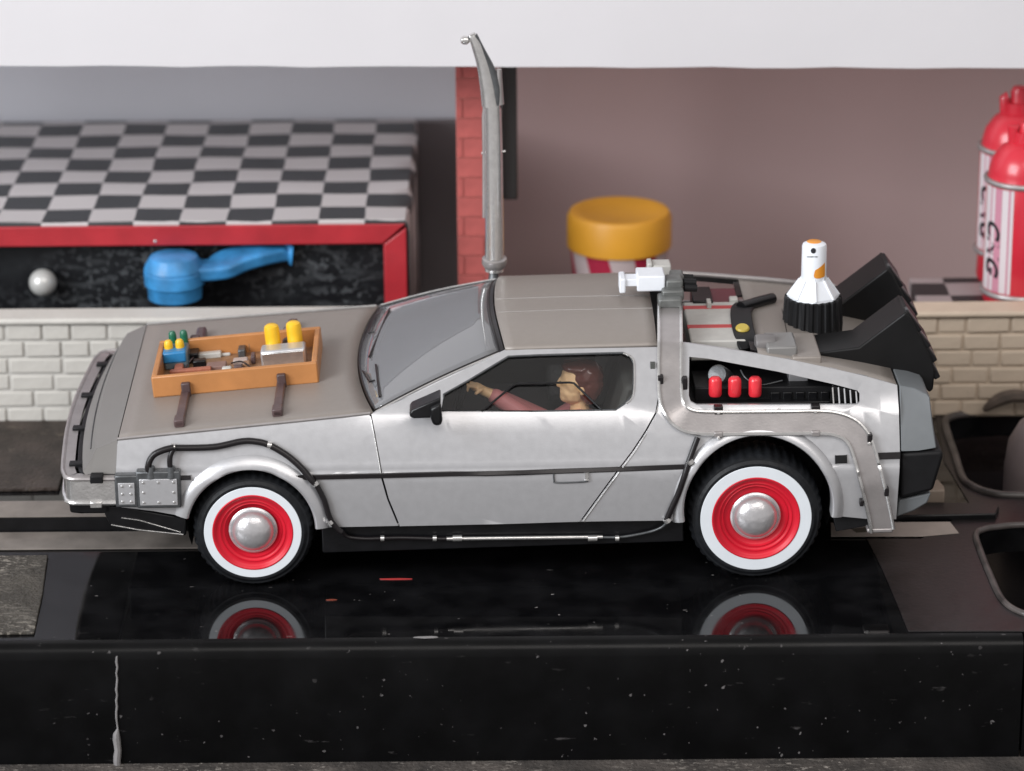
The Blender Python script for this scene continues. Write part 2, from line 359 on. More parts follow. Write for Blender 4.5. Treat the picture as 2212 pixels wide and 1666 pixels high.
YE = G(1106, 1375).y                       # front edge of the glossy top
ZB = W(1106, 1642, YE-0.3).z               # gritty floor level
well_a = gxy([(2108, 1160), (2125, 1148), (2160, 1142), (2230, 1138), (2500, 1138), (2560, 1160), (2590, 1240), (2540, 1320), (2400, 1340),
              (2250, 1336), (2200, 1326), (2165, 1300), (2140, 1250), (2118, 1195)])
well_b = gxy([(2042, 915), (2060, 903), (2100, 897), (2160, 893), (2400, 893), (2440, 930), (2440, 1040), (2380, 1072),
              (2200, 1075), (2140, 1070), (2100, 1055), (2078, 1035), (2062, 985), (2048, 945)])
X0, X1 = -60, 60
plat = thing('platform', None, None, (0, 3, ZB), kind='structure')
slab('platform_top', [(X0, YE), (X1, YE), (X1, 19.2), (X0, 19.2)], [well_a, well_b], -0.6, 0, gloss_black, plat, bevel=0)
pr = [(YE, 0), (YE-0.12, -0.015), (YE-0.24, -0.07), (YE-0.31, -0.18), (YE-0.34, -0.34), (YE-0.33, ZB-0.5), (YE, ZB-0.5), (YE, -0.2)]
EX = W(2203, 1500, YE).x
def rowsx(x0, x1): return [[Vector((x, a, b)) for a, b in pr+[pr[0]]] for x in (x0, (x0+x1)/2, x1)]
grid('platform_front', rowsx(X0, EX-0.02), face_black, plat)
grid('platform_front', rowsx(EX+0.03, X1), face_black, plat)
pit = box('pit_floor', (8, YE+0.2, -1.8), (30, 11, -1.7), black, plat, bevel=0)
flr = slab('floor', [(-60, -12.5), (60, -12.5), (60, 30), (-60, 30)], [], ZB-0.6, ZB, gritty, None, bevel=0); tag(flr, kind='structure')
# drip of pale sealant down the platform front
dp = [W(253, y, YE-0.36) + Vector((random.uniform(-.02, .02), 0, 0)) for y in range(1418, 1670, 12)]
tube('sealant_drip', dp, [0.018+0.012*random.random() if i < 14 else 0.065+0.03*random.random() for i in range(len(dp))], mat('grey_sealant', (0.23, 0.22, 0.22), 0.6, var=0.2, vs=4), None, segs=8)
tag(bpy.data.objects['sealant_drip'], 'thin pale grey bead of sealant running down the black front face at the left', 'sealant')
# paint flakes and chips on the glossy top
def chip(name, px, py, w_, d, m, label, front=False):
    c = G(px, py) if not front else W(px, py, YE-0.345)
    pts = [(c.x+w_*math.cos(a)*random.uniform(.6, 1), (c.y+d*math.sin(a)*random.uniform(.6, 1))) for a in [i*math.pi/5 for i in range(10)]]
    o = slab(name, pts, [], 0.003, 0.02, m, None, bevel=0); tag(o, label, 'flake')
chip('paint_flake', 853, 1252, 0.42, 0.035, redstripe_m, 'thin red paint flake on the black top under the middle of the car')
chip('paint_flake', 716, 1297, 0.14, 0.03, mat('brown_flake', (0.22, 0.05, 0.03), 0.5), 'small dark orange flake on the black top right of the left wheel')
chip('paint_flake', 925, 1378, 0.34, 0.05, mat('grey_flake', (0.25, 0.24, 0.24), 0.6), 'pale grey scrap at the front rim of the black top')

# --- grey strips and tiles behind and left of the car
y0, y1 = G(300, 1188).y, G(300, 1155).y
sa = box('grey_strip', (-30, y0, 0.004), (G(470, 1170).x, y1+0.1, 0.05), strip_m, None, bevel=0.02); tag(sa, 'long flat grey strip on the black top ending behind the front wheel', 'strip')
hb = 0.42
sb = box('grey_rail', (-30, y1+0.14, 0.0), (-6.0, G(300, 1080, hb).y, hb-0.03), black, None, bevel=0.02); box('rail_top', (-30, y1+0.12, hb-0.027), (-5.98, G(300, 1080, hb).y, hb), strip_m, sb, bevel=0.01); tag(sb, 'raised black rail with a grey top behind the flat strip, left of the car nose', 'rail')
sf = slab('black_rail', gxy([(1925, 1128), (2150, 1124), (2158, 1108), (2140, 1100), (1925, 1098)]), [], 0.004, 0.16, black, None, bevel=0.03); tag(sf, 'low black bar on the tray behind the tail of the car', 'rail')
sc = slab('paper_strip', gxy([(1795, 1131), (2052, 1129), (2071, 1153), (1990, 1160), (1795, 1160)], 0.03), [], 0.034, 0.05, paper_m, None, bevel=0); tag(sc, 'pale paper strip with a dark smudge under the rear of the car', 'paper')
o = slab('smudge', gxy([(1838, 1143), (1868, 1139), (1885, 1143), (1880, 1149), (1850, 1151)], 0.05), [], 0.0505, 0.0525, mat('smudge', (0.08, 0.07, 0.05), 0.7), sc, bevel=0)
st = slab('slate_tile', gxy([(-300, 905), (150, 905), (150, 985), (128, 1062), (-300, 1068)]), [], 0.003, 0.10, slate, None, bevel=0.03); tag(st, 'dark brown slate tile in front of the white bricks at the left edge', 'tile')
rp = slab('rough_tile', gxy([(-300, 1208), (104, 1204), (92, 1290), (74, 1372), (-300, 1380)]), [], 0.003, 0.06, rough_patch, None, bevel=0.02); tag(rp, 'rough grey tile on the black top in the lower left corner', 'tile')
tr = slab('black_tray', gxy([(1872, 1166), (1905, 1230), (1935, 1300), (1962, 1366), (2800, 1366), (2800, 880), (2020, 900), (2040, 1000), (2100, 1100), (1990, 1166)]), [well_a, well_b], 0.004, 0.03, tray_black, None, bevel=0.01)
tag(tr, 'worn black plastic tray with two rounded wells right of the car', 'tray')
for wl, rr in ((well_a, 0.075), (well_b, 0.10)):
    tube('well_rim', spline([(a, b, 0.05) for a, b in wl], 5, True), rr, mat('rim_plastic', (0.075, 0.065, 0.062), 0.35, var=0.5, vs=1.5), tr, closed=True)
kc = G(2264, 1015)
kn = lathe('grey_dome', [(0.0, 1.5), (0.4, 1.42), (0.75, 1.15), (0.98, 0.7), (1.05, 0.1), (1.05, -1.7)], (kc.x, kc.y, 0.0), (0, 0, 1), mat('dome_grey', (0.22, 0.18, 0.18), 0.45, var=0.05), None, segs=40)
tag(kn, 'rounded grey plastic dome standing in the farther well at the right edge', 'dome')
wp = W(2190, 868, 10.0)
cs = tube('brown_scrap', spline([wp+Vector((-0.75, 0, -0.22)), wp+Vector((-0.3, 0, 0.08)), wp+Vector((0.2, 0, 0.14)), wp+Vector((0.9, 0, -0.1))], 5), [0.05, 0.09, 0.12, 0.15, 0.17, 0.18, 0.18, 0.18, 0.18, 0.18, 0.17, 0.16, 0.15, 0.13, 0.1, 0.06], wood_m, None, segs=8)
cs.scale = (1, 1, 1); tag(cs, 'crumpled brown scrap leaning on the cream bricks at the right edge', 'scrap')
ps = W(2020, 1076, 3.0)
o = slab('cream_scrap', gxy([(1985, 1092), (2040, 1090), (2038, 1080), (2026, 1066), (1990, 1070)], 0.04), [], 0.034, 0.40, mat('cream_scrap', (0.24, 0.19, 0.15), 0.6, var=0.1), None, bevel=0.04); tag(o, 'small cream plastic scrap lying behind the tail of the car', 'scrap')

# --- low walls of foam bricks
ZW = W(60, 688, 10.4).z
def brick_wall(name, x0, x1, bm_, mm, label):
    t = thing(name, label, 'wall', ((x0+x1)/2, 10.4, 0))
    box('backing', (x0, 10.46, 0), (x1, 11.2, ZW-0.16), mm, t, bevel=0)
    box('coping', (x0, 10.30, ZW-0.155), (x1, 11.2, ZW), bm_, t, bevel=0.06)
    rows = 6; h = (ZW-0.17)/rows
    shapes = {}
    for r in range(rows):
        x = x0 - random.uniform(0, .6)
        while x < x1:
            wd = random.choice((0.7, 0.92, 0.92, 1.1, 1.35)); a, b = max(x, x0), min(x+wd, x1)
            if b-a > 0.15:
                key = round(b-a, 2)
                if key not in shapes:
                    bm = bmesh.new(); bmesh.ops.create_cube(bm, size=1)
                    bmesh.ops.scale(bm, vec=((key-0.04), 0.06, h-0.035), verts=bm.verts)
                    for v in bm.verts:
                        if v.co.y < 0: v.co.x *= 0.95; v.co.z *= 0.88
                    shapes[key] = mkb('brick', bm, bm_, None, bevel=0.03, seg=2); o = shapes[key]
                else: o = shapes[key].copy(); C.objects.link(o); o.name = 'brick'
                o.parent = t
                o.location = (Vector(((a+b)/2, 10.44, h*(r+0.5)+0.005))-OFF[t.name]+Vector((0, random.uniform(-.02, .015), random.uniform(-.01, .01))))*U
                o.rotation_euler = (0, random.uniform(-.012, .012), 0)
            x += wd
brick_wall('low_brick_wall', -14.5, -2.0, brick_white, mortar_white, 'low white foam brick wall behind the nose of the car at the left')
brick_wall('low_brick_wall', 5.0, 15.0, brick_tan, mortar_tan, 'low cream foam brick wall behind the tail of the car at the right')

# --- white board across the top, hanging walls behind
lb = W(1106, 145, 12.0)
bm = bmesh.new(); n = 60; vs = []
for i in range(n+1):
    x = -30+60*i/n; z = lb.z + 0.012*math.sin(x*1.7)+0.01*math.sin(x*4.1) - 0.0105*(x) + (0.03 if -3 < x < 0 else 0)*0.5
    vs.append([bm.verts.new((x, 12, z)), bm.verts.new((x, 12, lb.z+14)), bm.verts.new((x, 12.35, lb.z+14)), bm.verts.new((x, 12.35, z))])
for i in range(n):
    for q in range(4): bm.faces.new((vs[i][q], vs[i][(q+1) % 4], vs[i+1][(q+1) % 4], vs[i+1][q]))
bm.faces.new(vs[0]); bm.faces.new(vs[-1])
tag(mkb('white_board', bm, board_white, None), 'plain white board spanning the whole top of the picture', 'board')
xs = W(1020, 300, 24).x
o = box('wall', (-60, 24, -4), (xs, 24.5, 40), wall_grey, None, bevel=0); tag(o, kind='structure')
o = box('wall', (xs+0.01, 24, -4), (60, 24.5, 40), wall_brown, None, bevel=0); tag(o, kind='structure')
o = box('wall_shade_board', (-40, 23.2, -2.5), (W(1010, 300, 23.2).x, 23.5, W(1000, 262, 23.2).z), shade_board, None, bevel=0.02); tag(o, 'added dark board standing in for shade on the grey wall behind the checkered stand', 'board')  # added board, shade of the lower wall put into its colour

# --- brick column
cw = W(987, 400, 14).x; cr = W(1058, 400, 14).x; ct = W(987, 100, 14).z
col = thing('brick_column', 'narrow red brick column standing behind the tall metal pole', 'column', ((cw+cr)/2, 14, 0))
box('backing', (cw, 14.03, 0), (cr, 14.4, ct), mortar_red, col, bevel=0)
hh = 0.435*1.2; z = 0.05; k = 0; bcache = {}
while z < ct:
    cuts = [cw, cw+0.17, cr-0.02] if k % 2 else [cw, cr-0.16, cr-0.02]
    for a, b in zip(cuts[:-1], cuts[1:]):
        key = round(b-a, 2)
        if key not in bcache: bcache[key] = box('brick', (-(b-a)/2+.012, -0.025, -hh/2+.018), ((b-a)/2-.012, 0.025, hh/2-.018), brick_red, None, bevel=0.008); o = bcache[key]
        else: o = bcache[key].copy(); C.objects.link(o); o.name = 'brick'
        o.parent = col; o.location = (Vector(((a+b)/2, 14.0+random.uniform(-.006, .006), z+hh/2))-OFF[col.name])*U
    z += hh; k += 1
a, b = W(1084, 430, 14.8), W(1116, 100, 14.8)
o = box('dark_bar', (a.x, 14.7, a.z), (b.x, 14.95, b.z), mat('bar_black', (0.035, 0.033, 0.032), 0.5), None, bevel=0.05); tag(o, 'dark vertical bar hanging behind the white board beside the metal pole', 'bar')

# --- checkered stand
def checker(name, sq, c1, c2, ox, oy):
    m = bpy.data.materials.new(name); m.use_nodes = True; nt = m.node_tree; b = nt.nodes['Principled BSDF']; L = nt.links.new
    tc = nt.nodes.new('ShaderNodeTexCoord'); mp = nt.nodes.new('ShaderNodeMapping'); mp.inputs['Location'].default_value = (ox, oy, 0.31); mp.inputs['Scale'].default_value = (1/(sq[0]*U), 1/(sq[1]*U), 0.0001)
    ck = nt.nodes.new('ShaderNodeTexChecker'); ck.inputs['Scale'].default_value = 1; ck.inputs[1].default_value = (*c1, 1); ck.inputs[2].default_value = (*c2, 1)
    ns = nt.nodes.new('ShaderNodeTexNoise'); ns.inputs['Scale'].default_value = 60; ns.inputs['Detail'].default_value = 3
    mr = nt.nodes.new('ShaderNodeMix'); mr.data_type = 'VECTOR'; mr.inputs['Factor'].default_value = 0.03
    L(tc.outputs['Object'], mp.inputs[0]); L(tc.outputs['Object'], ns.inputs['Vector'])
    L(mp.outputs[0], mr.inputs['A']); 
    ad = nt.nodes.new('ShaderNodeVectorMath'); ad.operation = 'MULTIPLY_ADD'; L(ns.outputs['Color'], ad.inputs[0]); ad.inputs[1].default_value = (0.12, 0.12, 0); L(mp.outputs[0], ad.inputs[2])
    L(ad.outputs[0], ck.inputs[0]); L(ck.outputs[0], b.inputs['Base Color']); b.inputs['Roughness'].default_value = 0.42
    return m
ZT = W(400, 480, 13.0).z
xe = W(874, 480, 13.0).x; yb = G(500, 262, ZT).y
stand = thing('checkered_stand', 'stand with a black and white checkered top and red front trim at the left', 'stand', (xe, 13.0, 0))
rows = []
for j in range(31):
    y = 13.0 + (yb-13.0)*j/30; row = []
    for i in range(41):
        x = -22+(xe-0.0+22)*i/40; row.append(Vector((x, y, ZT+0.015*math.sin(x*1.3+y)+0.01*math.sin(y*2.1))))
    wv = 0.06*math.sin(y*2.2)
    row += [Vector((xe+0.08+wv, y, ZT-0.09)), Vector((xe+0.11+wv, y, ZT-0.3)), Vector((xe+0.10+wv, y, 0.2))]
    rows.append(row)
rows = [[Vector((p.x, 12.93, p.z-0.10)) for p in rows[0]]] + rows
SQ = 1.165; X687 = W(687, 480, 13.0).x
ck = checker('checker_cloth', (SQ, 1.15), (0.50, 0.47, 0.47), (0.030, 0.032, 0.035), -(X687-xe)/SQ-0.06, -0.05)
cl = grid('checkered_top', rows, ck, stand, th=0.05)
zr = W(400, 530, 12.9).z; xr0 = W(830, 600, 12.9).x
prism('trim_rail', [(-22, ZT-0.06), (xe+0.02, ZT-0.06), (xr0-0.02, zr), (-22, zr)], 12.86, 13.2, red_trim, stand, bevel=0.03)
prism('trim_post', [(xe+0.04, ZT-0.16), (xe+0.04, 0.1), (xr0, 0.1), (xr0, zr-0.02)], 12.87, 13.2, red_trim, stand, bevel=0.03)
box('back_panel', (-22, 13.35, 0.1), (xe-0.05, 13.6, ZT-0.1), marble, stand, bevel=0)
p = W(618, 555, 13.3)
box('slot', (p.x-0.2, 13.32, p.z-0.3), (p.x+0.2, 13.345, p.z+0.28), black, stand, bevel=0)
pb = W(335, 522, 12.85)
lathe('screw', [(0, 0.03), (0.03, 0.02), (0.045, 0)], (pb.x, 12.86, pb.z), (0, -1, 0), chrome, stand, segs=12)
c = W(92, 612, 13.0); c.y = 13.05
o = lathe('pearl_knob', [(0.355*math.sin(a), 0.355*math.cos(a)) for a in [i*math.pi/16 for i in range(17)]], c, (0, -1, 0), pearl, None, segs=32); tag(o, 'round pearl grey ball on the dark panel under the checkered top', 'knob')
# blue tap-like piece
tc_ = W(376, 600, 12.4); zt, zb = W(376, 552, 12.4).z, W(376, 648, 12.4).z
tap = thing('blue_tap', 'worn blue plastic tap with a long arm under the checkered top', 'tap', (tc_.x, 12.5, zb))
H = zt-zb
lathe('tap_head', [(0, H), (0.45, H), (0.60, H-0.05), (0.72, H-0.25), (0.76, H-0.36), (0.74, H-0.40), (0.77, H-0.44), (0.76, 0.42), (0.72, 0.39), (0.70, 0.36), (0.68, 0.05), (0.6, 0), (0, 0)], (tc_.x, 12.5, zb), (0, 0, 1), blue_tap, tap, segs=40)
e = W(622, 545, 13.2)
ap = spline([(tc_.x+0.2, 12.5, zt-0.20), (tc_.x+0.8, 12.5, zt-0.26), (tc_.x+1.15, 12.6, zt-0.20), (tc_.x+1.6, 12.8, zt-0.08), (tc_.x+2.2, 12.95, zt-0.02), (e.x, 13.3, e.z+0.14)], 5)
ribbon('tap_arm', ap, [Vector((0.05, -0.12, 1))]*len(ap), [(0.55, 0.5, 0.45, 0.4, 0.36, 0.34, 0.34, 0.36, 0.40, 0.44, 0.47, 0.48, 0.48, 0.48, 0.47, 0.46, 0.44, 0.42, 0.38, 0.34, 0.30, 0.26, 0.24, 0.22, 0.2, 0.2)[i] for i in range(len(ap))], 0.36, blue_tap, tap, bevel=0.10, seg=4)

# --- tub with yellow lid
tx = W(1338, 455, 17.6); zl = W(1338, 560, 16.3).z
tub = thing('lidded_tub', 'red and white striped tub with a yellow lid behind the car roof', 'tub', (tx.x, 17.6, 0))
lathe('lid', [(0, tx.z-0.05), (1.0, tx.z-0.05), (1.12, tx.z+0.02), (1.32, tx.z), (1.40, tx.z-0.15), (1.40, zl), (1.25, zl)], (tx.x, 17.6, 0), (0, 0, 1), yellow_lid, tub, segs=48)
nseg = 48; pv = []; pf = []; pm = []
for i in range(nseg):
    a = 2*math.pi*i/nseg; pv += [(tx.x+1.32*math.cos(a), 17.6+1.32*math.sin(a), zl), (tx.x+1.22*math.cos(a+0.5), 17.6+1.22*math.sin(a+0.5), 0)]
    j = (i+1) % nseg; pf.append((2*i, 2*i+1, 2*j+1, 2*j)); pm.append((i+2)//4 % 2)
mk('tub_body', pv, pf, red_tub, tub, mats=[red_tub, white_tub], fm=pm)

# --- checkered base and gas bottles at the right
zc = W(2050, 676, 11.3).z
ck2 = checker('checker_base', (1.12, 1.0), (0.36, 0.31, 0.31), (0.028, 0.026, 0.028), 0.14, 0.52)
cb = box('checkered_plinth', (W(1985, 640, 12).x, 11.25, 0), (20, G(2050, 600, zc).y, zc), ck2, None, bevel=0.02); tag(cb, 'flat checkered base under the red bottles behind the cream brick wall', 'base')
cb.data.transform(Matrix.Translation((-8*U, -11.25*U, -zc*U))); cb.location = (8*U, 11.25*U, zc*U)
def bottle(px, Y, label, r, ztop_px, zsh_px, zb1_px, zb2_px):
    x = W(px, 500, Y).x; Yf = Y-r
    zf = lambda py: W(px, py, Yf).z
    t = thing('gas_bottle', label, 'bottle', (x, Y, zc), group=None)
    sh, b1, b2 = zf(zsh_px), zf(zb1_px), zf(zb2_px); z0 = zc
    lathe('bottle_body', [(0, sh+0.55), (0.35, sh+0.53), (0.62*r/0.95, sh+0.38), (0.88*r, sh+0.08), (0.96*r, sh-0.2), (0.96*r, b1+0.08), (r, b1), (r, b2), (0.96*r, b2-0.1), (0.98*r, z0+0.1), (0.93*r, z0), (0, z0)], (x, Y, 0), (0, 0, 1), bottle_red, t, segs=48)
    for zz in (b1, b2):
        tube('band', [(x+r*1.01*math.cos(a), Y+r*1.01*math.sin(a), zz) for a in [i*2*math.pi/40 for i in range(40)]], 0.075, steel_band, t, closed=True, segs=8)
    ztp = W(px, ztop_px, Y).z; zs = sh+0.45
    lathe('valve', [(0, zs+0.35), (0.34, zs+0.33), (0.36, zs+0.0), (0.36, zs-0.2)], (x, Y, 0), (0, 0, 1), bottle_red, t, segs=20)
    for s in (-1, 1):
        tube('handle_side', [(x+s*0.33, Y, zs), (x+s*0.36, Y, zs+0.45), (x+s*0.28, Y, (zs+ztp)/2+0.1)], 0.14, bottle_red, t)
    lathe('valve_knob', [(0, ztp), (0.16, ztp-0.02), (0.22, ztp-0.15), (0.20, (zs+ztp)/2-0.1), (0.24, (zs+ztp)/2-0.2), (0, (zs+ztp)/2-0.25)], (x, Y, 0), (0, 0, 1), bottle_red, t, segs=20)
    def patch(name, a0, a1, z0_, z1_, m, rr):
        rows = [[Vector((x+rr*math.cos(R(a0+(a1-a0)*i/8)), Y+rr*math.sin(R(a0+(a1-a0)*i/8)), z)) for i in range(9)] for z in (z0_, z1_)]
        return grid(name, rows, m, t)
    patch('label', 186, 246, b2+0.10, b1-0.1, mat('label_white', (0.66, 0.60, 0.62), 0.45), r+0.008)
    patch('stripe', 214, 227, b2+0.10, b1-0.1, print_red, r+0.012); patch('stripe', 238, 241, b2+0.10, b1-0.1, print_red, r+0.012); patch('stripe', 204, 207, b2+0.10, b1-0.1, print_red, r+0.012)
    cu = bpy.data.curves.new('t', 'FONT'); cu.body = 'CNG'; cu.size = 0.62*U; cu.shear = 0.3; cu.offset = 0.022*U; cu.extrude = 0; cu.space_character = 1.05
    to = bpy.data.objects.new('t', cu); C.objects.link(to); bpy.context.view_layer.update()
    me = bpy.data.meshes.new_from_object(to.evaluated_get(bpy.context.evaluated_depsgraph_get())); bpy.data.objects.remove(to)
    o = bpy.data.objects.new('lettering', me); C.objects.link(o); o.parent = t; OFF[o.name] = OFF[t.name]; me.materials.clear(); me.materials.append(print_black)
    zm = b1-0.32*(b1-b2)
    for v in me.vertices:
        tx_, ty_ = v.co.x/U, v.co.y/U; ang = R(212)+(ty_-0.22)/r; z = zm - tx_
        q = Vector((x+(r+0.016)*math.cos(ang), Y+(r+0.016)*math.sin(ang), z))-OFF[t.name]; v.co = q*U
    return t
bottle(2209, 12.2, 'nearer red gas bottle with silver bands and CNG lettering at the right edge', 0.95, 262, 372, 408, 648)
bottle(2188, 14.1, 'farther red gas bottle with a knob on top, half hidden behind the nearer bottle', 0.92, 186, 306, 338, 560)
# ================================================================== THE CAR
car = thing('toy_car', 'silver wedge shaped toy sports car with red wheels and gadgets on its bonnet and roof', 'toy car', (0, 0, 0), YAW)
OFF[car.name] = Vector((0, 0, 0))
FC = Vector((P(546, 1146, 0.1).x, 0, 1.34)); RC = Vector((P(1633, 1120, 0.1).x, 0, 1.50))
AF = (FC.x-0.02, 1.44, 1.43); AR = (RC.x+0.03, 1.78, 1.66)     # arch centre x, z, radius

def wheel(c, Rt, Rw, Rr, Rc, far=False):
    s = -1 if not far else 1
    y = 0.12 if not far else WID-0.12
    cc = (c.x, y, c.z); ax = (0, s, 0)
    prof = [(Rw-0.15, -0.02), (Rw, 0.035), (Rw+0.06, 0.03), (Rt-0.14, -0.02), (Rt-0.10, -0.025), (Rt-0.05, -0.09), (Rt-0.015, -0.17), (Rt, -0.26), (Rt, -0.85), (Rt-0.03, -0.98), (Rt-0.15, -1.08), (0.6, -1.08), (0.6, -0.4)]
    def md(sg, i):
        return 1.0 if not 5 <= i <= 9 else (1.0 if sg % 4 < 2 else 1-(0.022 if i != 5 else 0.012))
    ty = lathe('wheel', prof, cc, ax, rubber, car, segs=176, mod=md, sharp=30)
    lathe('whitewall', [(Rr-0.02, 0.0), (Rr-0.01, 0.045), (Rw-0.01, 0.045), (Rw, 0.036)], cc, ax, white_ring, ty, segs=96)
    rp_ = [(Rr-0.005, 0.02), (Rr-0.02, 0.055), (Rr-0.05, 0.05), (Rr-0.08, 0.0), (Rr-0.17, -0.05), (Rr-0.185, -0.035), (Rr-0.20, -0.075), (Rr-0.255, -0.10), (Rr-0.27, -0.08), (Rr-0.29, -0.13), (Rr-0.33, -0.15), (Rc+0.03, -0.18), (Rc-0.05, -0.18)]
    lathe('rim', rp_, cc, ax, red_rim, ty, segs=96, sharp=80)
    dome = [(Rc, -0.16), (Rc+0.01, -0.10), (Rc-0.03, -0.075), (Rc-0.055, -0.09)]+[((Rc-0.06)*math.cos(a), -0.09+0.30*math.sin(a)) for a in [i*math.pi/24 for i in range(13)]]
    lathe('hub_cap', dome, cc, ax, chrome, ty, segs=64)
for far in (False, True):
    wheel(FC, 1.335, 1.07, 0.90, 0.525, far); wheel(RC, 1.49, 1.225, 0.985, 0.545, far)

# ---- flank panels
A0, B0 = Q(254, 951), Q(800, 895)
def archpts(a, a0, a1, n=26): return arc(a[0], a[1], a[2], a0, a1, n)
def angz(a, z, side): return math.degrees(math.asin(max(-1, min(1, (z-a[1])/a[2])))) if side > 0 else 180-math.degrees(math.asin(max(-1, min(1, (z-a[1])/a[2]))))
G_ = 0.022                                    # half the seam gap
seam_f = qxz([(800, 895), (808, 935), (818, 990), (824, 1028), (838, 1078), (862, 1136)])
seam_r = qxz([(1418, 890), (1396, 930), (1366, 976), (1330, 1023), (1292, 1075), (1254, 1127)])
bot = Q(860, 1137).z
fo = qxz([(254, 951), (400, 936), (600, 914.5)]) + [(x-G_, z) for x, z in seam_f]
fo += qxz([(780, 1138)])
ax1 = angz(AF, fo[-1][1], 1); zfl = Q(402, 1117).z
fo += archpts(AF, ax1, angz(AF, zfl, -1))
fo += qxz([(330, 1104), (262, 1096), (250, 1070), (250, 1030)])
p1 = panel('front_fender', fo, [], fs, silver, car); p1.name = 'front_fender'
mirror(p1, 'front_fender')
win = qxz([(953, 889), (958, 853), (1010, 824), (1098, 771), (1160, 768), (1280, 764.5), (1346, 763), (1362, 770), (1370, 788), (1368, 852), (1352, 872), (1330, 887), (1150, 890)])
do = [(x+G_, z) for x, z in seam_f[:1]] + qxz([(945, 828), (1091, 757.5), (1180, 753), (1300, 750), (1419, 748)]) + qxz([(1421, 800), (1421, 860)]) + [(x-G_, z) for x, z in seam_r]
do += qxz([(1100, 1132), (863, 1137)])[0:2] + [(x+G_, z) for x, z in seam_f[:0:-1]]
door = panel('door', do, [win], fs, silver, car); d2 = mirror(door, 'door')
zqb = Q(1300, 1127).z
railpx = [(1480, 741), (1560, 752), (1700, 776), (1800, 797), (1870, 813), (1938, 832)]
qw = qxz([(1489, 771), (1530, 775), (1680, 803), (1800, 830), (1852, 844), (1857, 850), (1857, 869), (1852, 874), (1505, 875), (1492, 868), (1488, 855)])
qo = [(x+G_, z) for x, z in qxz([(1423, 748)])] + qxz([(1470, 741)]) + qxz(railpx) + qxz([(1942, 900), (1944, 980), (1940, 1060), (1936, 1122)])
zrr = Q(1806, 1114).z
qo += qxz([(1880, 1122)]) + archpts(AR, angz(AR, zrr, 1), angz(AR, zqb, -1), 30) + [(x+G_, z) for x, z in seam_r[::-1]] + qxz([(1425, 860), (1425, 800)])
quarter = panel('rear_quarter', qo, [qw], fs, silver, car); mirror(quarter, 'rear_quarter')

for l_, a_, b_, w_ in (([(802, 900), (809, 935), (819, 990), (825, 1026)], -0.02, 0, 0.016), ([(1392, 938), (1366, 979), (1330, 1026), (1292, 1078), (1257, 1126)], 0.03, 0, 0.014), ([(1422, 756), (1422, 800), (1422, 862), (1416, 892)], 0.015, 0, 0.012)):
    pts = [Q(x, y, 0.004)+Vector((a_, -0.006, 0)) for x, y in l_]; tube('shut_line_glint', spline(pts, 5), w_, silver_bright, car, segs=6)  # bright tubes stand in for highlights on the panel edges
# raised wheel arches
def flare(name, a, a0, a1, wout, far=False):
    rows = []
    for i in range(41):
        t = a0+(a1-a0)*i/40; c_, s_ = math.cos(R(t)), math.sin(R(t)); row = []
        for dr, dy in ((-0.03, 0.35), (-0.035, -0.06), (-0.01, -0.10), (0.03, -0.11), (wout*0.45, -0.085), (wout*0.8, -0.035), (wout, 0.03)):
            x, z = a[0]+(a[2]+dr)*c_, a[1]+(a[2]+dr)*s_
            row.append(Vector((x, fs(x, z)+dy if dr > -0.033 else min(fs(x, z)+dy, 0.6), z)))
        rows.append(row)
    return grid(name, rows, silver, car, sharp=50)
f1 = flare('wheel_arch', AF, angz(AF, bot, 1), angz(AF, zfl, -1), 0.30); mirror(f1, 'wheel_arch')
f2 = flare('wheel_arch', AR, angz(AR, zrr, 1), angz(AR, zqb, -1), 0.24); mirror(f2, 'wheel_arch')
for a in (AF, AR):                            # black liners
    rows = [[Vector((x, y, z)) for y in (0.34, 2.2)] for x, z in archpts(a, -20, 200, 30)]
    o = grid('wheel_liner', rows, matte_black, car); mirror(o, 'wheel_liner')

# ---- chassis, sills
cx0, cx1 = P(250, 1100, 0.3).x, P(1930, 1100, 0.3).x
box('chassis', (cx0, 2.0, 0.75), (cx1, 6.3, 2.5), matte_black, car, bevel=0.05)
sx0, sx1 = P(694, 1150, 0.1).x, P(1474, 1150, 0.1).x
zs0, zs1 = P(700, 1194, 0.3).z, bot+0.01
sill = prism('sill', [(sx0, zs1), (sx0-0.0, zs0+0.02), (sx0+0.04, zs0), (sx1+0.05, zs0+0.15), (sx1+0.02, zs1+0.03)], 0.26, 1.9, black, car, bevel=0.03); mirror(sill, 'sill')
prism('lower_lip', [(sx0, bot+0.03), (sx0, bot-0.03), (sx1-0.1, zqb-0.02), (sx1-0.1, zqb+0.04)], 0.12, 0.3, silver, car, bevel=0.015)
tx0 = P(1800, 1120, 0.2)
o = prism('rear_skirt', [(P(1800, 1113, .2).x, P(1800, 1116, .2).z), (P(1882, 1113, .2).x, P(1882, 1112, .2).z), (P(1880, 1140, .2).x, P(1880, 1136, .2).z), (P(1806, 1150, .2).x, P(1806, 1149, .2).z)], 0.2, 2.2, matte_black, car); mirror(o, 'rear_skirt')

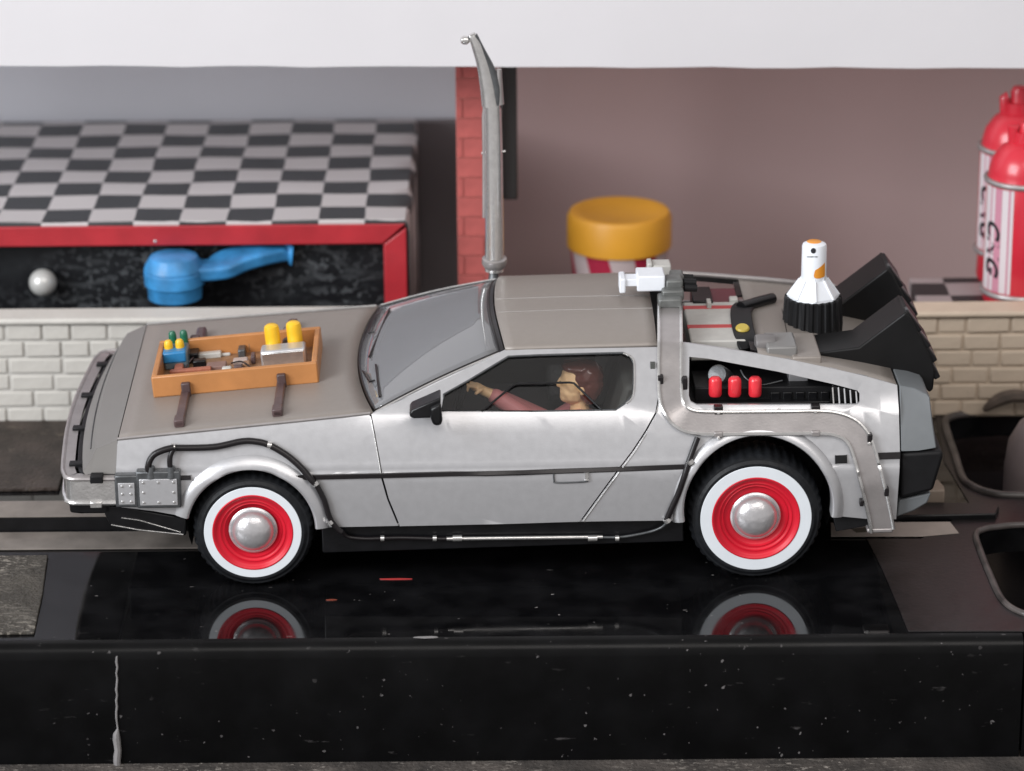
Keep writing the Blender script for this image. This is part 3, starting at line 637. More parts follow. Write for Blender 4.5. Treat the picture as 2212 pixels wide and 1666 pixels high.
# ---- side strip, handle, seams
def onq(px, py, off=0.0):
    return Q(px, py, off)
def nq(p):
    e = 0.01; gz = (fs(p.x, p.z+e)-fs(p.x, p.z-e))/(2*e); return Vector((0, -1, gz)).normalized()
def qline(l, off, sub=6): return spline([onq(a, b, off) for a, b in l], sub)
def strip(name, l, hw, th, m, far=True):
    pts = qline(l, th, 4); o, _, _ = ribbon(name, pts, [nq(p) for p in pts], hw, th+0.02, m, car, bevel=0.012)
    if far: mirror(o, name)
    return o
strip('rub_strip', [(640, 1033), (900, 1027), (1200, 1018), (1482, 1009)], 0.055, 0.04, cable_m)
strip('rub_strip', [(258, 1033), (300, 1033), (412, 1031)], 0.05, 0.03, cable_m)
strip('rub_strip', [(1890, 986), (1945, 984)], 0.075, 0.05, cable_m)
strip('side_vent', [(1804, 993), (1830, 992)], 0.09, 0.03, black)
hp = qline([(1196, 1022), (1197, 1038), (1203, 1043), (1262, 1041), (1269, 1037), (1270, 1022)], 0.02, 4)
tube('door_handle', hp, 0.018, gunmetal, car, segs=8)
strip('handle_edge', [(1268, 1021), (1268, 1038)], 0.045, 0.05, silver_bright, far=False)

# ---- bonnet
zA, zB = A0.z+0.0, B0.z
baseL = Q(806, 891); bow = 0.42
def hood_z(x): return zA+(zB-zA)*(x-A0.x)/(B0.x-A0.x)
rows = []; NT = 28
for j in range(NT+1):
    t = -1+2*j/NT; row = []
    for i in range(15):
        u = i/14; x1 = baseL.x - bow*(1-t*t); x = A0.x+0.02+(x1-A0.x-0.02)*u
        ye = fs(x, hood_z(x))+0.045; y = YC + t*(YC-ye)
        row.append(Vector((x, y, hood_z(x)+0.035*(1-t*t)*u+(0.012 if abs(t) < 0.985 else -0.01))))
    rows.append(row)
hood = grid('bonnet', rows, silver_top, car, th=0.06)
rows2 = [[Vector((p.x, p.y, p.z-0.09)) for p in r] for r in rows]
# thin bright edge along both sides of the bonnet
for sgn in (0, 1):
    l = [Vector((A0.x+(B0.x-A0.x)*i/10, 0, 0)) for i in range(11)]
    l = [Vector((p.x, fs(p.x, hood_z(p.x))+0.02, hood_z(p.x)+0.015)) for p in l]
    if sgn: l = [Vector((p.x, WID-p.y, p.z)) for p in l]
    tube('bonnet_edge', l, 0.04, silver_bright if sgn else steel_band, car, segs=6)
# ---- nose
n1, n2 = P(206, 965, 0.45), P(181, 1012, 0.35)
rows = []
for j in range(31):
    t = -1+2*j/30; q = 1-t*t; cr_ = max(0, abs(t)-0.9)/0.1
    yy = lambda ye: YC+t*(YC-ye)
    fe = fs(A0.x, A0.z)
    rows.append([Vector((A0.x-0.01, yy(fe), A0.z+0.02*q)), Vector((n1.x-0.13*q+0.03*cr_, yy(fe+0.02), n1.z+0.02*q)),
                 Vector((n1.x-0.16*q-0.03+0.03*cr_, yy(fe+0.02), n1.z-0.05)), Vector((n1.x-0.17*q-0.1, yy(0.2), (n1.z+n2.z)/2)),
                 Vector((n2.x-0.25*q, yy(0.16), n2.z)), Vector((n2.x-0.22*q+0.08, yy(0.14), n2.z-0.12)),
                 Vector((A0.x-0.02, yy(0.12), n2.z-0.14)), Vector((A0.x+0.1, yy(0.3), n2.z+0.1)), Vector((A0.x+0.1, yy(0.5), A0.z-0.1))])
nose = grid('nose_panel', rows, fascia_m, car, sharp=25)
for r, nm in ((rows[0], 'nose_cheek'), (rows[-1], 'nose_cheek')):
    mk(nm, [p+Vector((0, 0.002, 0)) for p in r[:7]], [tuple(range(7))], fascia_m, car)
# recessed light slot across the nose
lr = []
for j in range(21):
    t = -0.86+1.72*j/20; q = 1-t*t; yv = YC+t*(YC-0.3)
    lr.append(Vector((n1.x-0.17*q-0.105, yv, (n1.z+n2.z)/2+0.04)))
tube('nose_slot', lr, 0.016, gunmetal, car, segs=6)
# lower nose body, valance, air dam
def plan(xo, xc, y0, cr=0.5):
    """nose plan: straight flank at depth y0, rounded corner, bowed front; xo start x, xc front x."""
    pts = [(xo, y0), (xc+cr+0.2, y0), (xc+cr*0.45+0.12, y0+0.08), (xc+0.24, y0+0.34), (xc+0.17, y0+0.75)]
    f_ = [(xc+0.17-0.17*(1-((y-YC)/(YC-0.9))**2), y) for y in (1.9, 3.0, YC, WID-3.0, WID-1.9)]
    return pts+f_+[(a, WID-b) for a, b in pts[::-1]]
ztop, zbot = P(220, 1038, -0.14).z, P(220, 1090, -0.14).z
XF = -10.03
slab('bumper_core', plan(A0.x+0.3, XF+0.30, 0.08), [], zbot+0.03, n2.z-0.06, matte_black, car, bevel=0.03)
bp = spline([(a, b, (ztop+zbot)/2) for a, b in plan(P(300, 1060, -0.05).x, XF, -0.05)], 8)
def pn(pts):
    out = []
    for i in range(len(pts)):
        t = (pts[min(i+1, len(pts)-1)]-pts[max(i-1, 0)]).normalized(); out.append(Vector((0, 0, 1)).cross(t) if False else t.cross(Vector((0, 0, 1))))
    return out
nn = pn(bp)
if nn[0].y > 0: nn = [-x for x in nn]
ribbon('nose_band', bp, nn, (ztop-zbot)/2, 0.07, silver_bright, car)
for zz in (ztop, zbot):
    tube('band_rod', [Vector((p.x, p.y, zz))+n_*0.0 for p, n_ in zip(bp, nn)], 0.055, silver_bright if zz == zbot else steel_band, car, segs=8)
# flat top ledge of the band, seen from above
ledge = [Vector((p.x, p.y, ztop+0.03))-n_*0.13 for p, n_ in zip(bp, nn)]
ribbon('band_ledge', ledge, [Vector((0, 0, 1))]*len(ledge), 0.13, 0.04, steel_band, car)
for px, py in ((219, 792), (186, 859), (168, 930), (161, 1007), (408, 1030)):
    if px == 408: continue
    p = PG(px+2, py, ztop)
    box('clamp', (p.x-0.13, p.y-0.10, ztop-0.06), (p.x+0.26, p.y+0.10, ztop+0.10), matte_black, car, bevel=0.02)
    box('clamp', (p.x-0.12, p.y-0.08, zbot-0.09), (p.x+0.2, p.y+0.08, zbot+0.06), matte_black, car, bevel=0.02)
p = P(209, 1040, -0.1); box('clamp', (p.x-0.14, -0.16, ztop-0.07), (p.x+0.14, 0.1, ztop+0.1), matte_black, car, bevel=0.02)
p = P(208, 1093, -0.1); box('clamp', (p.x-0.13, -0.14, zbot-0.09), (p.x+0.13, 0.05, zbot+0.05), silver_bright, car, bevel=0.02)
p = P(151, 1060, 0.6); lathe('rivet', [(0, 0.1), (0.05, 0.08), (0.07, 0)], p, (-1, 0, 0), silver_bright, car, segs=12)
zv0, zv1 = P(180, 1112, 0.1).z, P(180, 1082, 0.1).z
slab('valance', plan(P(240, 1100, 0.1).x, P(132, 1090, 0.9).x, 0.12, 0.35), [], zv0, zv1, black, car, bevel=0.05)
dam = [P(225, 1092, .12), P(262, 1094, .12), P(402, 1120, .12), P(402, 1158, .12), P(300, 1148, .12), P(238, 1136, .12), P(226, 1112, .12)]
prism('air_dam', [(p.x, p.z) for p in dam], 0.12, WID-0.12, black, car, bevel=0.04)
tube('air_dam_edge', [P(240, 1134, .1), P(300, 1145, .1), P(396, 1155, .12)], 0.014, silver_bright, car, segs=6)
tube('air_dam_edge', [P(262, 1119, .1), P(300, 1124, .1), P(390, 1150, .12)], 0.014, silver_bright, car, segs=6)

# ---- riveted boxes on the front flank
def rivbox(x0, y0, x1, y1, riv, m):
    a, b = P(x0, y1, -0.12), P(x1, y0, -0.12); bx = box('riveted_box', (a.x, -0.13, a.z), (b.x, 0.2, b.z), gunmetal, car, bevel=0.04)
    dx, dz = (b.x-a.x), (b.z-a.z)
    a2, b2 = Vector((a.x+0.075, 0, a.z+0.08)), Vector((b.x-0.075, 0, b.z-0.17))
    box('face_plate', (a2.x, -0.16, a2.z), (b2.x, -0.1, b2.z), m, bx, bevel=0.012)
    for u, v in riv:
        c = (a2.x+(b2.x-a2.x)*u, -0.158, a2.z+(b2.z-a2.z)*v)
        lathe('rivet', [(0, 0.035), (0.02, 0.03), (0.032, 0)], c, (0, -1, 0), silver_bright, bx, segs=10)
rivbox(250, 1027, 297, 1097, [(u, v) for u in (.24, .76) for v in (.14, .5, .86)], silver)
rivbox(296, 1018, 389, 1099, [(.1, .12), (.5, .12), (.9, .12), (.1, .5), (.9, .5), (.1, .88), (.5, .88), (.9, .88)], silver)

# ---- cables and clamps
def qt(name, l, r, m, off=0.07, sub=8): return tube(name, qline(l, off, sub), r, m, car, segs=10)
qt('cable', [(374, 968), (460, 966), (520, 954), (552, 954), (582, 962), (620, 984), (650, 1010), (672, 1036), (683, 1047)], 0.074, cable_m, 0.10)
qt('cable', [(683, 1047), (700, 1080), (712, 1118), (728, 1142), (738, 1150)], 0.062, cable_m, 0.09)
tube('cable', spline([P(738, 1148, .1), P(752, 1160, .16), P(790, 1164, .18), P(826, 1163, .18), P(870, 1162, .18), P(940, 1164, .18), P(975, 1164, .18)], 6), 0.045, cable_m, car)
tube('cable', spline([P(1300, 1161, .18), P(1345, 1160, .18), P(1400, 1150, .16), P(1428, 1140, .12), P(1441, 1128, .08)], 6), 0.03, gunmetal, car)
tube('pipe', [P(965, 1164, .17), P(1302, 1160, .17)], 0.045, silver_bright, car)
for px in (826, 939, 1333): tube('ferrule', [P(px-4, 1163, .17), P(px+4, 1163, .17)], 0.07, silver_bright, car)
for px in (988, 1280): tube('ferrule', [P(px-10, 1163, .17), P(px+10, 1162.5, .17)], 0.075, silver_bright, car)
qt('cable', [(1507, 945), (1496, 975), (1487, 1000), (1478, 1030), (1466, 1065), (1450, 1100), (1440, 1124)], 0.07, cable_m, 0.08)
tube('cable', spline([P(327, 1032, -.05), P(320, 1008, -.06), P(330, 985, -.02), P(352, 973, 0.0), P(376, 967, .02)], 6), 0.075, cable_m, car)
tube('cable', spline([P(370, 1030, -.05), P(367, 1005, -.04), P(368, 985, -.02), P(376, 968, .02)], 6), 0.06, cable_m, car)
for px, py in ((326, 1022), (370, 1022)): tube('cable_boot', [P(px, py+10, -.05), P(px, py-14, -.05)], [0.12, 0.085], gunmetal, car)
for px, py in ((373, 966), (582, 962), (681, 1044), (713, 1128), (1490, 998), (1441, 1124)):
    p = Q(px, py, 0.09); t = Vector((0.5, 0, -0.85)) if px > 600 else Vector((1, 0, -0.2))
    tube('ferrule', [p-t*0.045, p+t*0.045], 0.088, silver_bright, car)

# ---- windscreen
hx, hz = Q(1088, 759).x, Q(1088, 759).z; RY = Q(1100, 757).y+0.03
def crown(t): return 0.30*(1-abs(t)**3.2)
def headx(t): return hx+0.02-0.20*(1-t*t)
rows = []; edge_b, edge_t = [], []
for j in range(25):
    t = -1+2*j/24; row = []
    xb = baseL.x+0.05-bow*(1-t*t); zb_ = hood_z(xb)+0.05*(1-t*t)+0.02; yb_ = YC+t*(YC-0.62)
    xt = headx(t)-0.12; zt_ = hz-0.05+crown(t)*0.92; yt = YC+t*(YC-RY-0.06)
    for i in range(9):
        u = i/8; p = Vector((xb, yb_, zb_)).lerp(Vector((xt, yt, zt_)), u); p.z += 0.05*math.sin(math.pi*u); row.append(p)
    rows.append(row); edge_b.append(row[0]); edge_t.append(row[-1])
grid('windscreen', rows, shield_m, car, th=0.035)
frame = edge_b+[r for r in rows[-1]][1:]+edge_t[::-1][1:]+[r for r in rows[0][::-1]][1:-1]
tube('windscreen_trim', frame, 0.036, cable_m, car, closed=True, segs=8)
ribbon('windscreen_header', [p+Vector((0.05, 0, 0.03)) for p in edge_t], [Vector((-0.35, 0, 0.93))]*25, 0.065, 0.05, cable_m, car)
tube('pillar_edge', [rows[0][i]+Vector((0, -0.06, 0.0)) for i in range(9)], 0.02, silver_bright, car, segs=6)
tube('pillar_edge', [rows[-1][i]+Vector((0, 0.05, 0.03)) for i in range(9)], 0.03, silver_bright, car, segs=6)  # bright far tube puts in the highlight along the glass edge
# pillar skins joining glass and door top
for sgn in (0, 1):
    rr = rows[0] if not sgn else rows[-1]; o1 = []; o2 = []
    for i in range(9):
        p = rr[i]; x = p.x+0.08; z = p.z-0.02; yv = fs(x, z)+0.03
        o1.append(p+Vector((0, 0, -0.03))); o2.append(Vector((x, yv if not sgn else WID-yv, z)))
    grid('pillar', [o1, o2], silver, car, th=0.03)
# wipers
def onglass(t, u, lift=0.05):
    j = (t+1)*12; a = int(min(23, j)); f = j-a; i = u*8; b = int(min(7, i)); g = i-b
    return (rows[a][b].lerp(rows[a+1][b], f)).lerp(rows[a][b+1].lerp(rows[a+1][b+1], f), g)+Vector((-0.02, 0, lift))
for t0, t1, u1 in ((-0.35, -0.88, 0.085), (0.8, -0.15, 0.10)):
    w_ = tube('wiper', [onglass(t0, 0.02, .06), onglass((t0+t1)/2, u1*0.5, .1), onglass((t0+t1)/2, u1, .07)], 0.022, cable_m, car, segs=6)
    tube('wiper_blade', [onglass(t0, u1*1.2+0.02), onglass(t1, u1*0.6+0.02)], 0.025, cable_m, w_, segs=6)

# ---- roof
rrx = P(1419, 748, RY).x; rz1 = Q(1419, 748).z
rows_r = []
for j in range(33):
    t = -1+2*j/32; row = []
    for i in range(15):
        u = i/14; x = headx(t)+0.02+(rrx-headx(t)-0.02)*u; ez = hz+(rz1-hz)*u
        zc_ = ez+0.02+crown(t)*(1-0.1*abs(u-0.45))
        row.append(Vector((x, YC+t*(YC-(RY-0.02)), zc_)))
    rows_r.append(row)
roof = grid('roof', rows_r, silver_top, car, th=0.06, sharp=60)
for yv in (3.25, 4.15):
    t = (yv-YC)/(YC-RY); l = []
    for i in range(15):
        u = i/14; x = headx(t)+0.05+(rrx-headx(t)-0.05)*u
        l.append(Vector((x, yv, hz+(rz1-hz)*u+0.055+crown(t)*(1-0.1*abs(u-0.45)))))
    tube('roof_seam', l, 0.011, silver_bright, car, segs=6)

# ---- cabin
ix0, ix1 = baseL.x+0.25, P(1400, 850, 2).x
prism('cabin_tub', [(ix0, 1.3), (ix1+0.1, 1.3), (ix1+0.1, 1.2), (ix0, 1.2)], 0.9, WID-0.9, interior_m, car, bevel=0)
for yv in (WID-0.95,): box('door_card', (ix0-0.2, yv, 1.2), (ix1, yv+0.08, 3.82), interior_m, car, bevel=0)
box('bulkhead', (ix1, 1.2, 1.2), (ix1+0.1, WID-1.2, 4.75), interior_m, car, bevel=0)
prism('dashboard', [(ix0-0.3, 3.75), (ix0+0.9, 3.85), (ix0+1.15, 3.7), (ix0+1.1, 3.1), (ix0+0.6, 2.6), (ix0-0.3, 1.3)], 1.0, WID-1.0, interior_m, car, bevel=0.06)
for ys in (1.25, 4.75):
    prism('seat', [(0.9, 2.2), (2.3, 2.0), (2.5, 2.3), (3.05, 4.15), (2.85, 4.3), (2.5, 4.2), (2.05, 2.75), (0.95, 2.75)], ys, ys+2.2, interior_m, car, bevel=0.12)
sw = Vector((P(1020, 868, 2.3).x-0.25, 2.35, 3.65))
tube('steering_wheel', [sw+Vector((0.18*math.sin(a), 0.55*math.cos(a), 0.5*math.sin(a))) for a in [i*math.pi/14 for i in range(28)]], 0.05, matte_black, car, closed=True)

# ---- side glass
def wing(l, off): return [(x, z) for x, z in l]
g1 = panel('side_window', win, [], lambda x, z: fs(x, z)+0.075, side_glass_m, car, th=0.02, bevel=0); mirror(g1, 'side_window')
wl = [Vector((x, fs(x, z)+0.02, z)) for x, z in win]
tr1 = tube('window_trim', wl, 0.026, gunmetal, car, closed=True, segs=6); mirror(tr1, 'window_trim')
wr = [Vector((x, fs(x, z)-0.012, z)) for x, z in win[6:11]]
tube('window_glint', spline(wr, 4), 0.022, silver_bright, car, segs=6)  # bright tube stands in for a highlight on the rear of the frame
tube('window_divider', [Q(1040, 889, .0), Q(1090, 848, 0), Q(1108, 832, 0), Q(1118, 829, 0), Q(1230, 826.5, 0), Q(1240, 828, 0), Q(1300, 886, 0)], 0.026, matte_black, car, segs=8)
# ---- door mirror
mo = [P(884, 888, -.1), P(890, 880, -.1), P(952, 853, -.1), P(952, 897, -.1), P(894, 899, -.1), P(886, 896, -.1)]
mir = prism('door_mirror', [(p.x, p.z) for p in mo], -0.28, 0.30, black, car, bevel=0.10, seg=4)
ms = [P(928, 880, -.3), P(952, 868, -.3), P(956, 905, -.3), P(953, 917, -.3), P(936, 917, -.3), P(930, 902, -.3)]
prism('mirror_housing', [(p.x, p.z) for p in ms], -0.42, -0.2, black, mir, bevel=0.07, seg=4)

# ---- rear bay: louvres, canisters, ribbed block
bx0, bx1 = P(1484, 850, 1).x, P(1862, 850, 1).x
railz = lambda x: (lambda pts: next((pts[i][1]+(pts[i+1][1]-pts[i][1])*(x-pts[i][0])/(pts[i+1][0]-pts[i][0]) for i in range(len(pts)-1) if pts[i][0] <= x <= pts[i+1][0]), pts[0][1] if x < pts[0][0] else pts[-1][1]))(qxz(railpx))
prism('rear_bay', [(bx0-0.2, 3.3), (bx1+0.6, 3.3), (bx1+0.6, 3.9), (bx0-0.2, 3.9)], 0.95, WID-0.95, black, car, bevel=0.02)
box('bay_divider', (bx0+0.1, 2.6, 3.8), (bx1, 2.7, 4.3), black, car, bevel=0)
pa, pb_ = P(1500, 872, 1.15), P(1797, 834, 1.15)
rb = box('ribbed_block', (pa.x, 1.15, pa.z-0.05), (pb_.x+0.1, 2.3, pb_.z), matte_black, car, bevel=0.03)
for i in range(5): box('rib', (P(1665+i*27, 850, 1.1).x, 1.11, pa.z), (P(1665+i*27, 850, 1.1).x+0.2, 1.2, pb_.z-0.12), black, rb, bevel=0.02)
for px in (1545, 1587, 1631):
    a, b = P(px, 856, 1.0), P(px, 815, 1.0); h = b.z-a.z
    lathe('canister', [(0, h), (0.09, h-0.005), (0.135, h-0.05), (0.145, h-0.1), (0.145, 0.05), (0.12, 0), (0, 0)], (a.x, 1.0, a.z), (0, 0.12, 1), redlamp_m, car, segs=24)
p = P(1560, 800, 1.9); lathe('grey_drum', [(0, .5), (.2, .48), (.24, .4), (.26, 0), (0, 0)], p-Vector((.0, 0, .2)), (-0.3, -0.8, 0.5), gunmetal, car, segs=24)
tube('bay_wire', spline([P(1600, 800, 1.6), P(1612, 818, 1.4), P(1640, 832, 1.3), P(1690, 822, 1.4)], 6), 0.018, gunmetal, car)
box('grey_tab', (P(1703, 808, 1.6).x, 1.5, P(1703, 822, 1.6).z), (P(1745, 808, 1.6).x, 2.2, P(1703, 800, 1.6).z), silver, car, bevel=0.02)
lv = P(1800, 850, 0.6)
for i in range(5):
    x = P(1801+i*12.5, 850, 0.6).x; zt_ = Q(1801+i*12.5, 832+i*3, 0).z-0.02; zb2 = Q(1800, 873).z
    o = ribbon('louvre_slat', [Vector((x, fs(x, zb2)+0.03, zb2)), Vector((x, fs(x, zt_)+0.03, zt_))], [Vector((-0.3, -1, .2))]*2, 0.014, 0.05, silver if i else silver_bright, car)[0]
prism('louvre_back', qxz([(1797, 880), (1797, 834), (1855, 850), (1861, 880)]), 0.85, 0.9, matte_black, car, bevel=0)

# ---- rear deck
dx0 = P(1640, 760, 1.3).x; dx1 = P(1940, 832, .6).x; rows = []
for j in range(17):
    t = -1+2*j/16; row = []
    for i in range(11):
        x = dx0+(dx1-dx0)*i/10; z = railz(x)-0.03; ye = fs(x, z)+0.06
        row.append(Vector((x, YC+t*(YC-ye), z)))
    rows.append(row)
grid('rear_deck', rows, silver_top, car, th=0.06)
# frame of the open bay: front edge, centre panel seam
for a, b in (((1709, 740), (1700, 668)),):
    pass
zb0 = railz(P(1530, 745, 1.5).x)-0.16
def DK(px, py, dz=0.0):               # point on the sloping deck level
    z = 4.6
    for _ in range(20): z = railz(PG(px, py, z).x)-0.03+dz
    return PG(px, py, z)
# striped box in the bay
a, b = DK(1490, 735, -.12), DK(1590, 664, -.12)
sb_ = box('striped_box', (a.x+0.02, a.y, a.z-0.5), (b.x, b.y, a.z-0.02), offwhite_m, car, bevel=0.04)
for py in (709, 669):
    c = DK(1535, py, -.12); box('red_stripe', (a.x+0.015, c.y-0.11, a.z-0.05), (b.x+0.005, c.y+0.11, a.z-0.012), redstripe_m, sb_, bevel=0.005)
c1 = DK(1497, 655, -.1); c2 = DK(1533, 628, -.1)
box('dark_box', (c1.x, c1.y, c1.z-.3), (c2.x, c2.y, c1.z+0.05), black, car, bevel=0.03)
c1 = DK(1536, 655, -.1); c2 = DK(1590, 630, -.1)
box('maroon_box', (c1.x, c1.y, c1.z-.3), (c2.x, c2.y, c1.z+0.0), mat('maroon_paint', (0.12, 0.02, 0.03), 0.4), car, bevel=0.05)
c1 = DK(1531, 664, -.05); box('pale_post', (c1.x-.04, c1.y-.04, c1.z-.2), (c1.x+.06, c1.y+.3, c1.z+.12), offwhite_m, car, bevel=0.02)
c1 = DK(1585, 652, 0); box('pale_post', (c1.x-.1, c1.y-.06, c1.z-.2), (c1.x+.1, c1.y+.2, c1.z+.08), offwhite_m, car, bevel=0.03)
sp_ = [DK(1612, 655, .02), DK(1601, 668, .14), DK(1604, 700, .10), DK(1612, 730, .04), DK(1622, 752, -.1)]
st_ = spline(sp_, 6); stp = ribbon('strap', st_, [Vector((0, -0.3, 1))]*len(st_), 0.24, 0.10, matte_black, car, bevel=0.03)[0]
c = DK(1604, 709, 0.11); lathe('yellow_button', [(0, .05), (.13, .045), (.155, .02), (.16, 0)], c+Vector((0, 0, -.005)), (0, -0.3, 1), mat('mustard_paint', (0.48, 0.36, 0.06), 0.4), stp, segs=20)
tube('black_pipe', [DK(1600, 664, 0.10), DK(1640, 652, .12), DK(1668, 645, .10)], 0.13, black, car, segs=16)
for sg in (0, 1):
    x0, x1 = P(1625, 745, 1.4).x, P(1700, 770, 1.2).x
    l = [(x0, 1.75), (x1+.05, 1.6), (x1+.2, 2.1), (x0, 2.8)]
    v = [Vector((a_, b_ if not sg else WID-b_, railz(a_)-0.03+dz)) for dz in (-0.03, 0.012) for a_, b_ in l]
    bm = bmesh.new(); q = [bm.verts.new(x) for x in v]; bm.faces.new(q[:4]); bm.faces.new(q[4:])
    for i in range(4): bm.faces.new((q[i], q[(i+1) % 4], q[4+(i+1) % 4], q[4+i]))
    mkb('rear_slot_plate', bm, black, car)  # black plate laid on the deck for the dark of an open slot
a, b = DK(1645, 762, 0), DK(1645, 735, 0); lathe('grey_cylinder', [(0, 0), (.20, .02), (.22, .06), (.22, .42), (.2, .46), (0, .46)], (a.x-0.12, (a.y+b.y)/2, a.z+0.05), (1, 0.05, 0), mat('mid_grey_plastic', (0.16, 0.15, 0.15), 0.4), car, segs=24)
a, b = DK(1676, 768, 0), DK(1708, 741, 0); box('grey_box', (a.x-.2, a.y, a.z-.1), (b.x+0.05, b.y, a.z+.20), mat('deck_grey', (0.22, 0.215, 0.21), 0.4, 0.2), car, bevel=0.05)
a, b = DK(1712, 778, 0), DK(1758, 735, 0); box('grey_bracket', (a.x, a.y, a.z-.2), (b.x, b.y, a.z+.07), silver_top, car, bevel=0.04)
# seam line across the deck
tube('deck_seam', [DK(1689, 668, .032), DK(1704, 740, .032)], 0.008, matte_black, car, segs=4)
# far rail ridge
fr = [Vector((Q(a, b).x, WID-Q(a, b).y-0.1, Q(a, b).z+0.03)) for a, b in railpx[:5]]
tube('far_rail', fr, 0.07, steel_band, car)

# ---- rear canister on its ribbed base
rc = DK(1755, 703, 0); rz = rc.z
base = lathe('ribbed_base', [(0, 0.70), (0.56, 0.70), (0.63, 0.72), (0.655, 0.69), (0.69, 0.05), (0.68, -0.1), (0, -0.1)], (rc.x, rc.y, rz), (0, 0, 1), matte_black, car, segs=132, mod=lambda s, i: 1 if i in (0, 1, 5, 6) else (1.0 if s % 6 < 3 else 0.925), sharp=25)
cone = lathe('faceted_cone', [(0.60, 0.66), (0.575, 0.76), (0.31, 1.12), (0.29, 1.20)], (rc.x, rc.y, rz), (0, 0, 1), white_m, car, segs=8, sharp=10)
for i in range(8):
    a = 2*math.pi*i/8; o_ = (Vector((0, 0, 1)).orthogonal().normalized()); w2 = Vector((0, 0, 1)).cross(o_); d = o_*math.cos(a)+w2*math.sin(a)
    tube('rib', [Vector((rc.x, rc.y, rz+0.74))+d*0.585, Vector((rc.x, rc.y, rz+1.13))+d*0.31], 0.032, white_m, cone, segs=6)
top = P(1755, 524, rc.y).z; hc = top-rz
can = lathe('white_canister', [(0, hc), (0.20, hc), (0.262, hc-0.03), (0.28, hc-0.08), (0.285, 1.14)], (rc.x, rc.y, rz), (0, 0, 1), white_m, car, segs=48)
lathe('orange_cap', [(0, hc+0.012), (0.15, hc+0.012), (0.165, hc+0.004), (0.17, hc-0.01)], (rc.x, rc.y+0.07, rz), (0, 0, 1), orange_patch, can, segs=32)
def cyl_patch(name, pts, m, rr, par):
    """flat print wrapped on the canister; pts in (px,py)"""
    bm = bmesh.new(); vs = []
    for px, py in pts:
        q = P(px, py, rc.y-0.2); dx = max(-rr*0.995, min(rr*0.995, q.x-rc.x)); a = math.asin(dx/rr)
        q = P(px, py, rc.y-rr*math.cos(a)); vs.append(bm.verts.new((a, 0, q.z)))
    ed = [bm.edges.new((vs[i], vs[(i+1) % len(vs)])) for i in range(len(vs))]
    bmesh.ops.triangle_fill(bm, use_beauty=True, edges=ed, normal=(0, -1, 0))
    for k_ in range(-15, 16): bmesh.ops.bisect_plane(bm, geom=bm.verts[:]+bm.edges[:]+bm.faces[:], dist=1e-7, plane_co=(k_*0.1, 0, 0), plane_no=(1, 0, 0))
    for v in bm.verts: v.co = Vector((rc.x+rr*math.sin(v.co.x), rc.y-rr*math.cos(v.co.x), v.co.z))
    return mkb(name, bm, m, par)
L_ = [(1782, 567), (1775, 574), (1767, 580), (1760, 584), (1758, 590), (1757, 596), (1758, 600), (1762, 602), (1770, 602), (1778, 599), (1782, 597), (1782.5, 590), (1782.5, 580)]
cyl_patch('orange_print', L_, orange_patch, 0.290, can)
cyl_patch('dot_print', [(1756+5.5*math.cos(a), 542+6*math.sin(a)) for a in [i*math.pi/8 for i in range(16)]], print_black, 0.289, can)
rnd = random.Random(3)
for i in range(9):
    x = 1742.5+i*2.6; h1 = rnd.uniform(1.0, 2.6)
    cyl_patch('fine_print', [(x, 555-h1/2), (x+2.0, 554.6-h1/2), (x+2.0, 555.6+h1/2), (x, 555.2+h1/2)], mat('grey_print', (0.12, 0.13, 0.14), 0.5), 0.289, can)

# ---- rear vents
VY = 1.95
def vent(y0):
    ref = lambda px, py: (P(px, py, VY).x, P(px, py, VY).z)
    pr_ = [ref(1758, 764), ref(1855, 751), ref(1950, 680), ref(1957, 674), ref(1968, 688), ref(1992, 735), ref(2012, 775), ref(2020, 800), ref(2016, 842), ref(2008, 849), ref(1992, 832), ref(1975, 815), ref(1880, 805), ref(1800, 790)]
    v = prism('exhaust_vent', pr_, y0, y0+1.25, vent_top, car, bevel=0.04)
    for (x0, y0_, x1, y1_) in ((1960, 676, 1984, 722), (1980, 716, 2004, 756), (1998, 748, 2018, 786), (2008, 782, 2024, 822)):
        a, b = ref(x0, y0_), ref(x1, y1_); c_ = Vector(((a[0]+b[0])/2, y0+0.62, (a[1]+b[1])/2)); Lh = math.hypot(a[0]-b[0], a[1]-b[1])
        ang = math.atan2(b[1]-a[1], b[0]-a[0]); rt = Matrix.Rotation(-ang, 3, 'Y') @ Matrix.Rotation(R(-8), 3, 'Y')
        box('louvre', (c_.x-Lh/2, y0+0.06, c_.z-0.07), (c_.x+Lh/2, y0+1.2, c_.z+0.07), matte_black, v, bevel=0.03, rot=rt)
        box('louvre_rib', (c_.x-Lh/2+0.03, y0+0.18, c_.z-0.02), (c_.x+Lh/2-0.03, y0+0.42, c_.z+0.10), gunmetal, v, bevel=0.03, rot=rt)
vent(VY); vent(WID-VY-1.25)

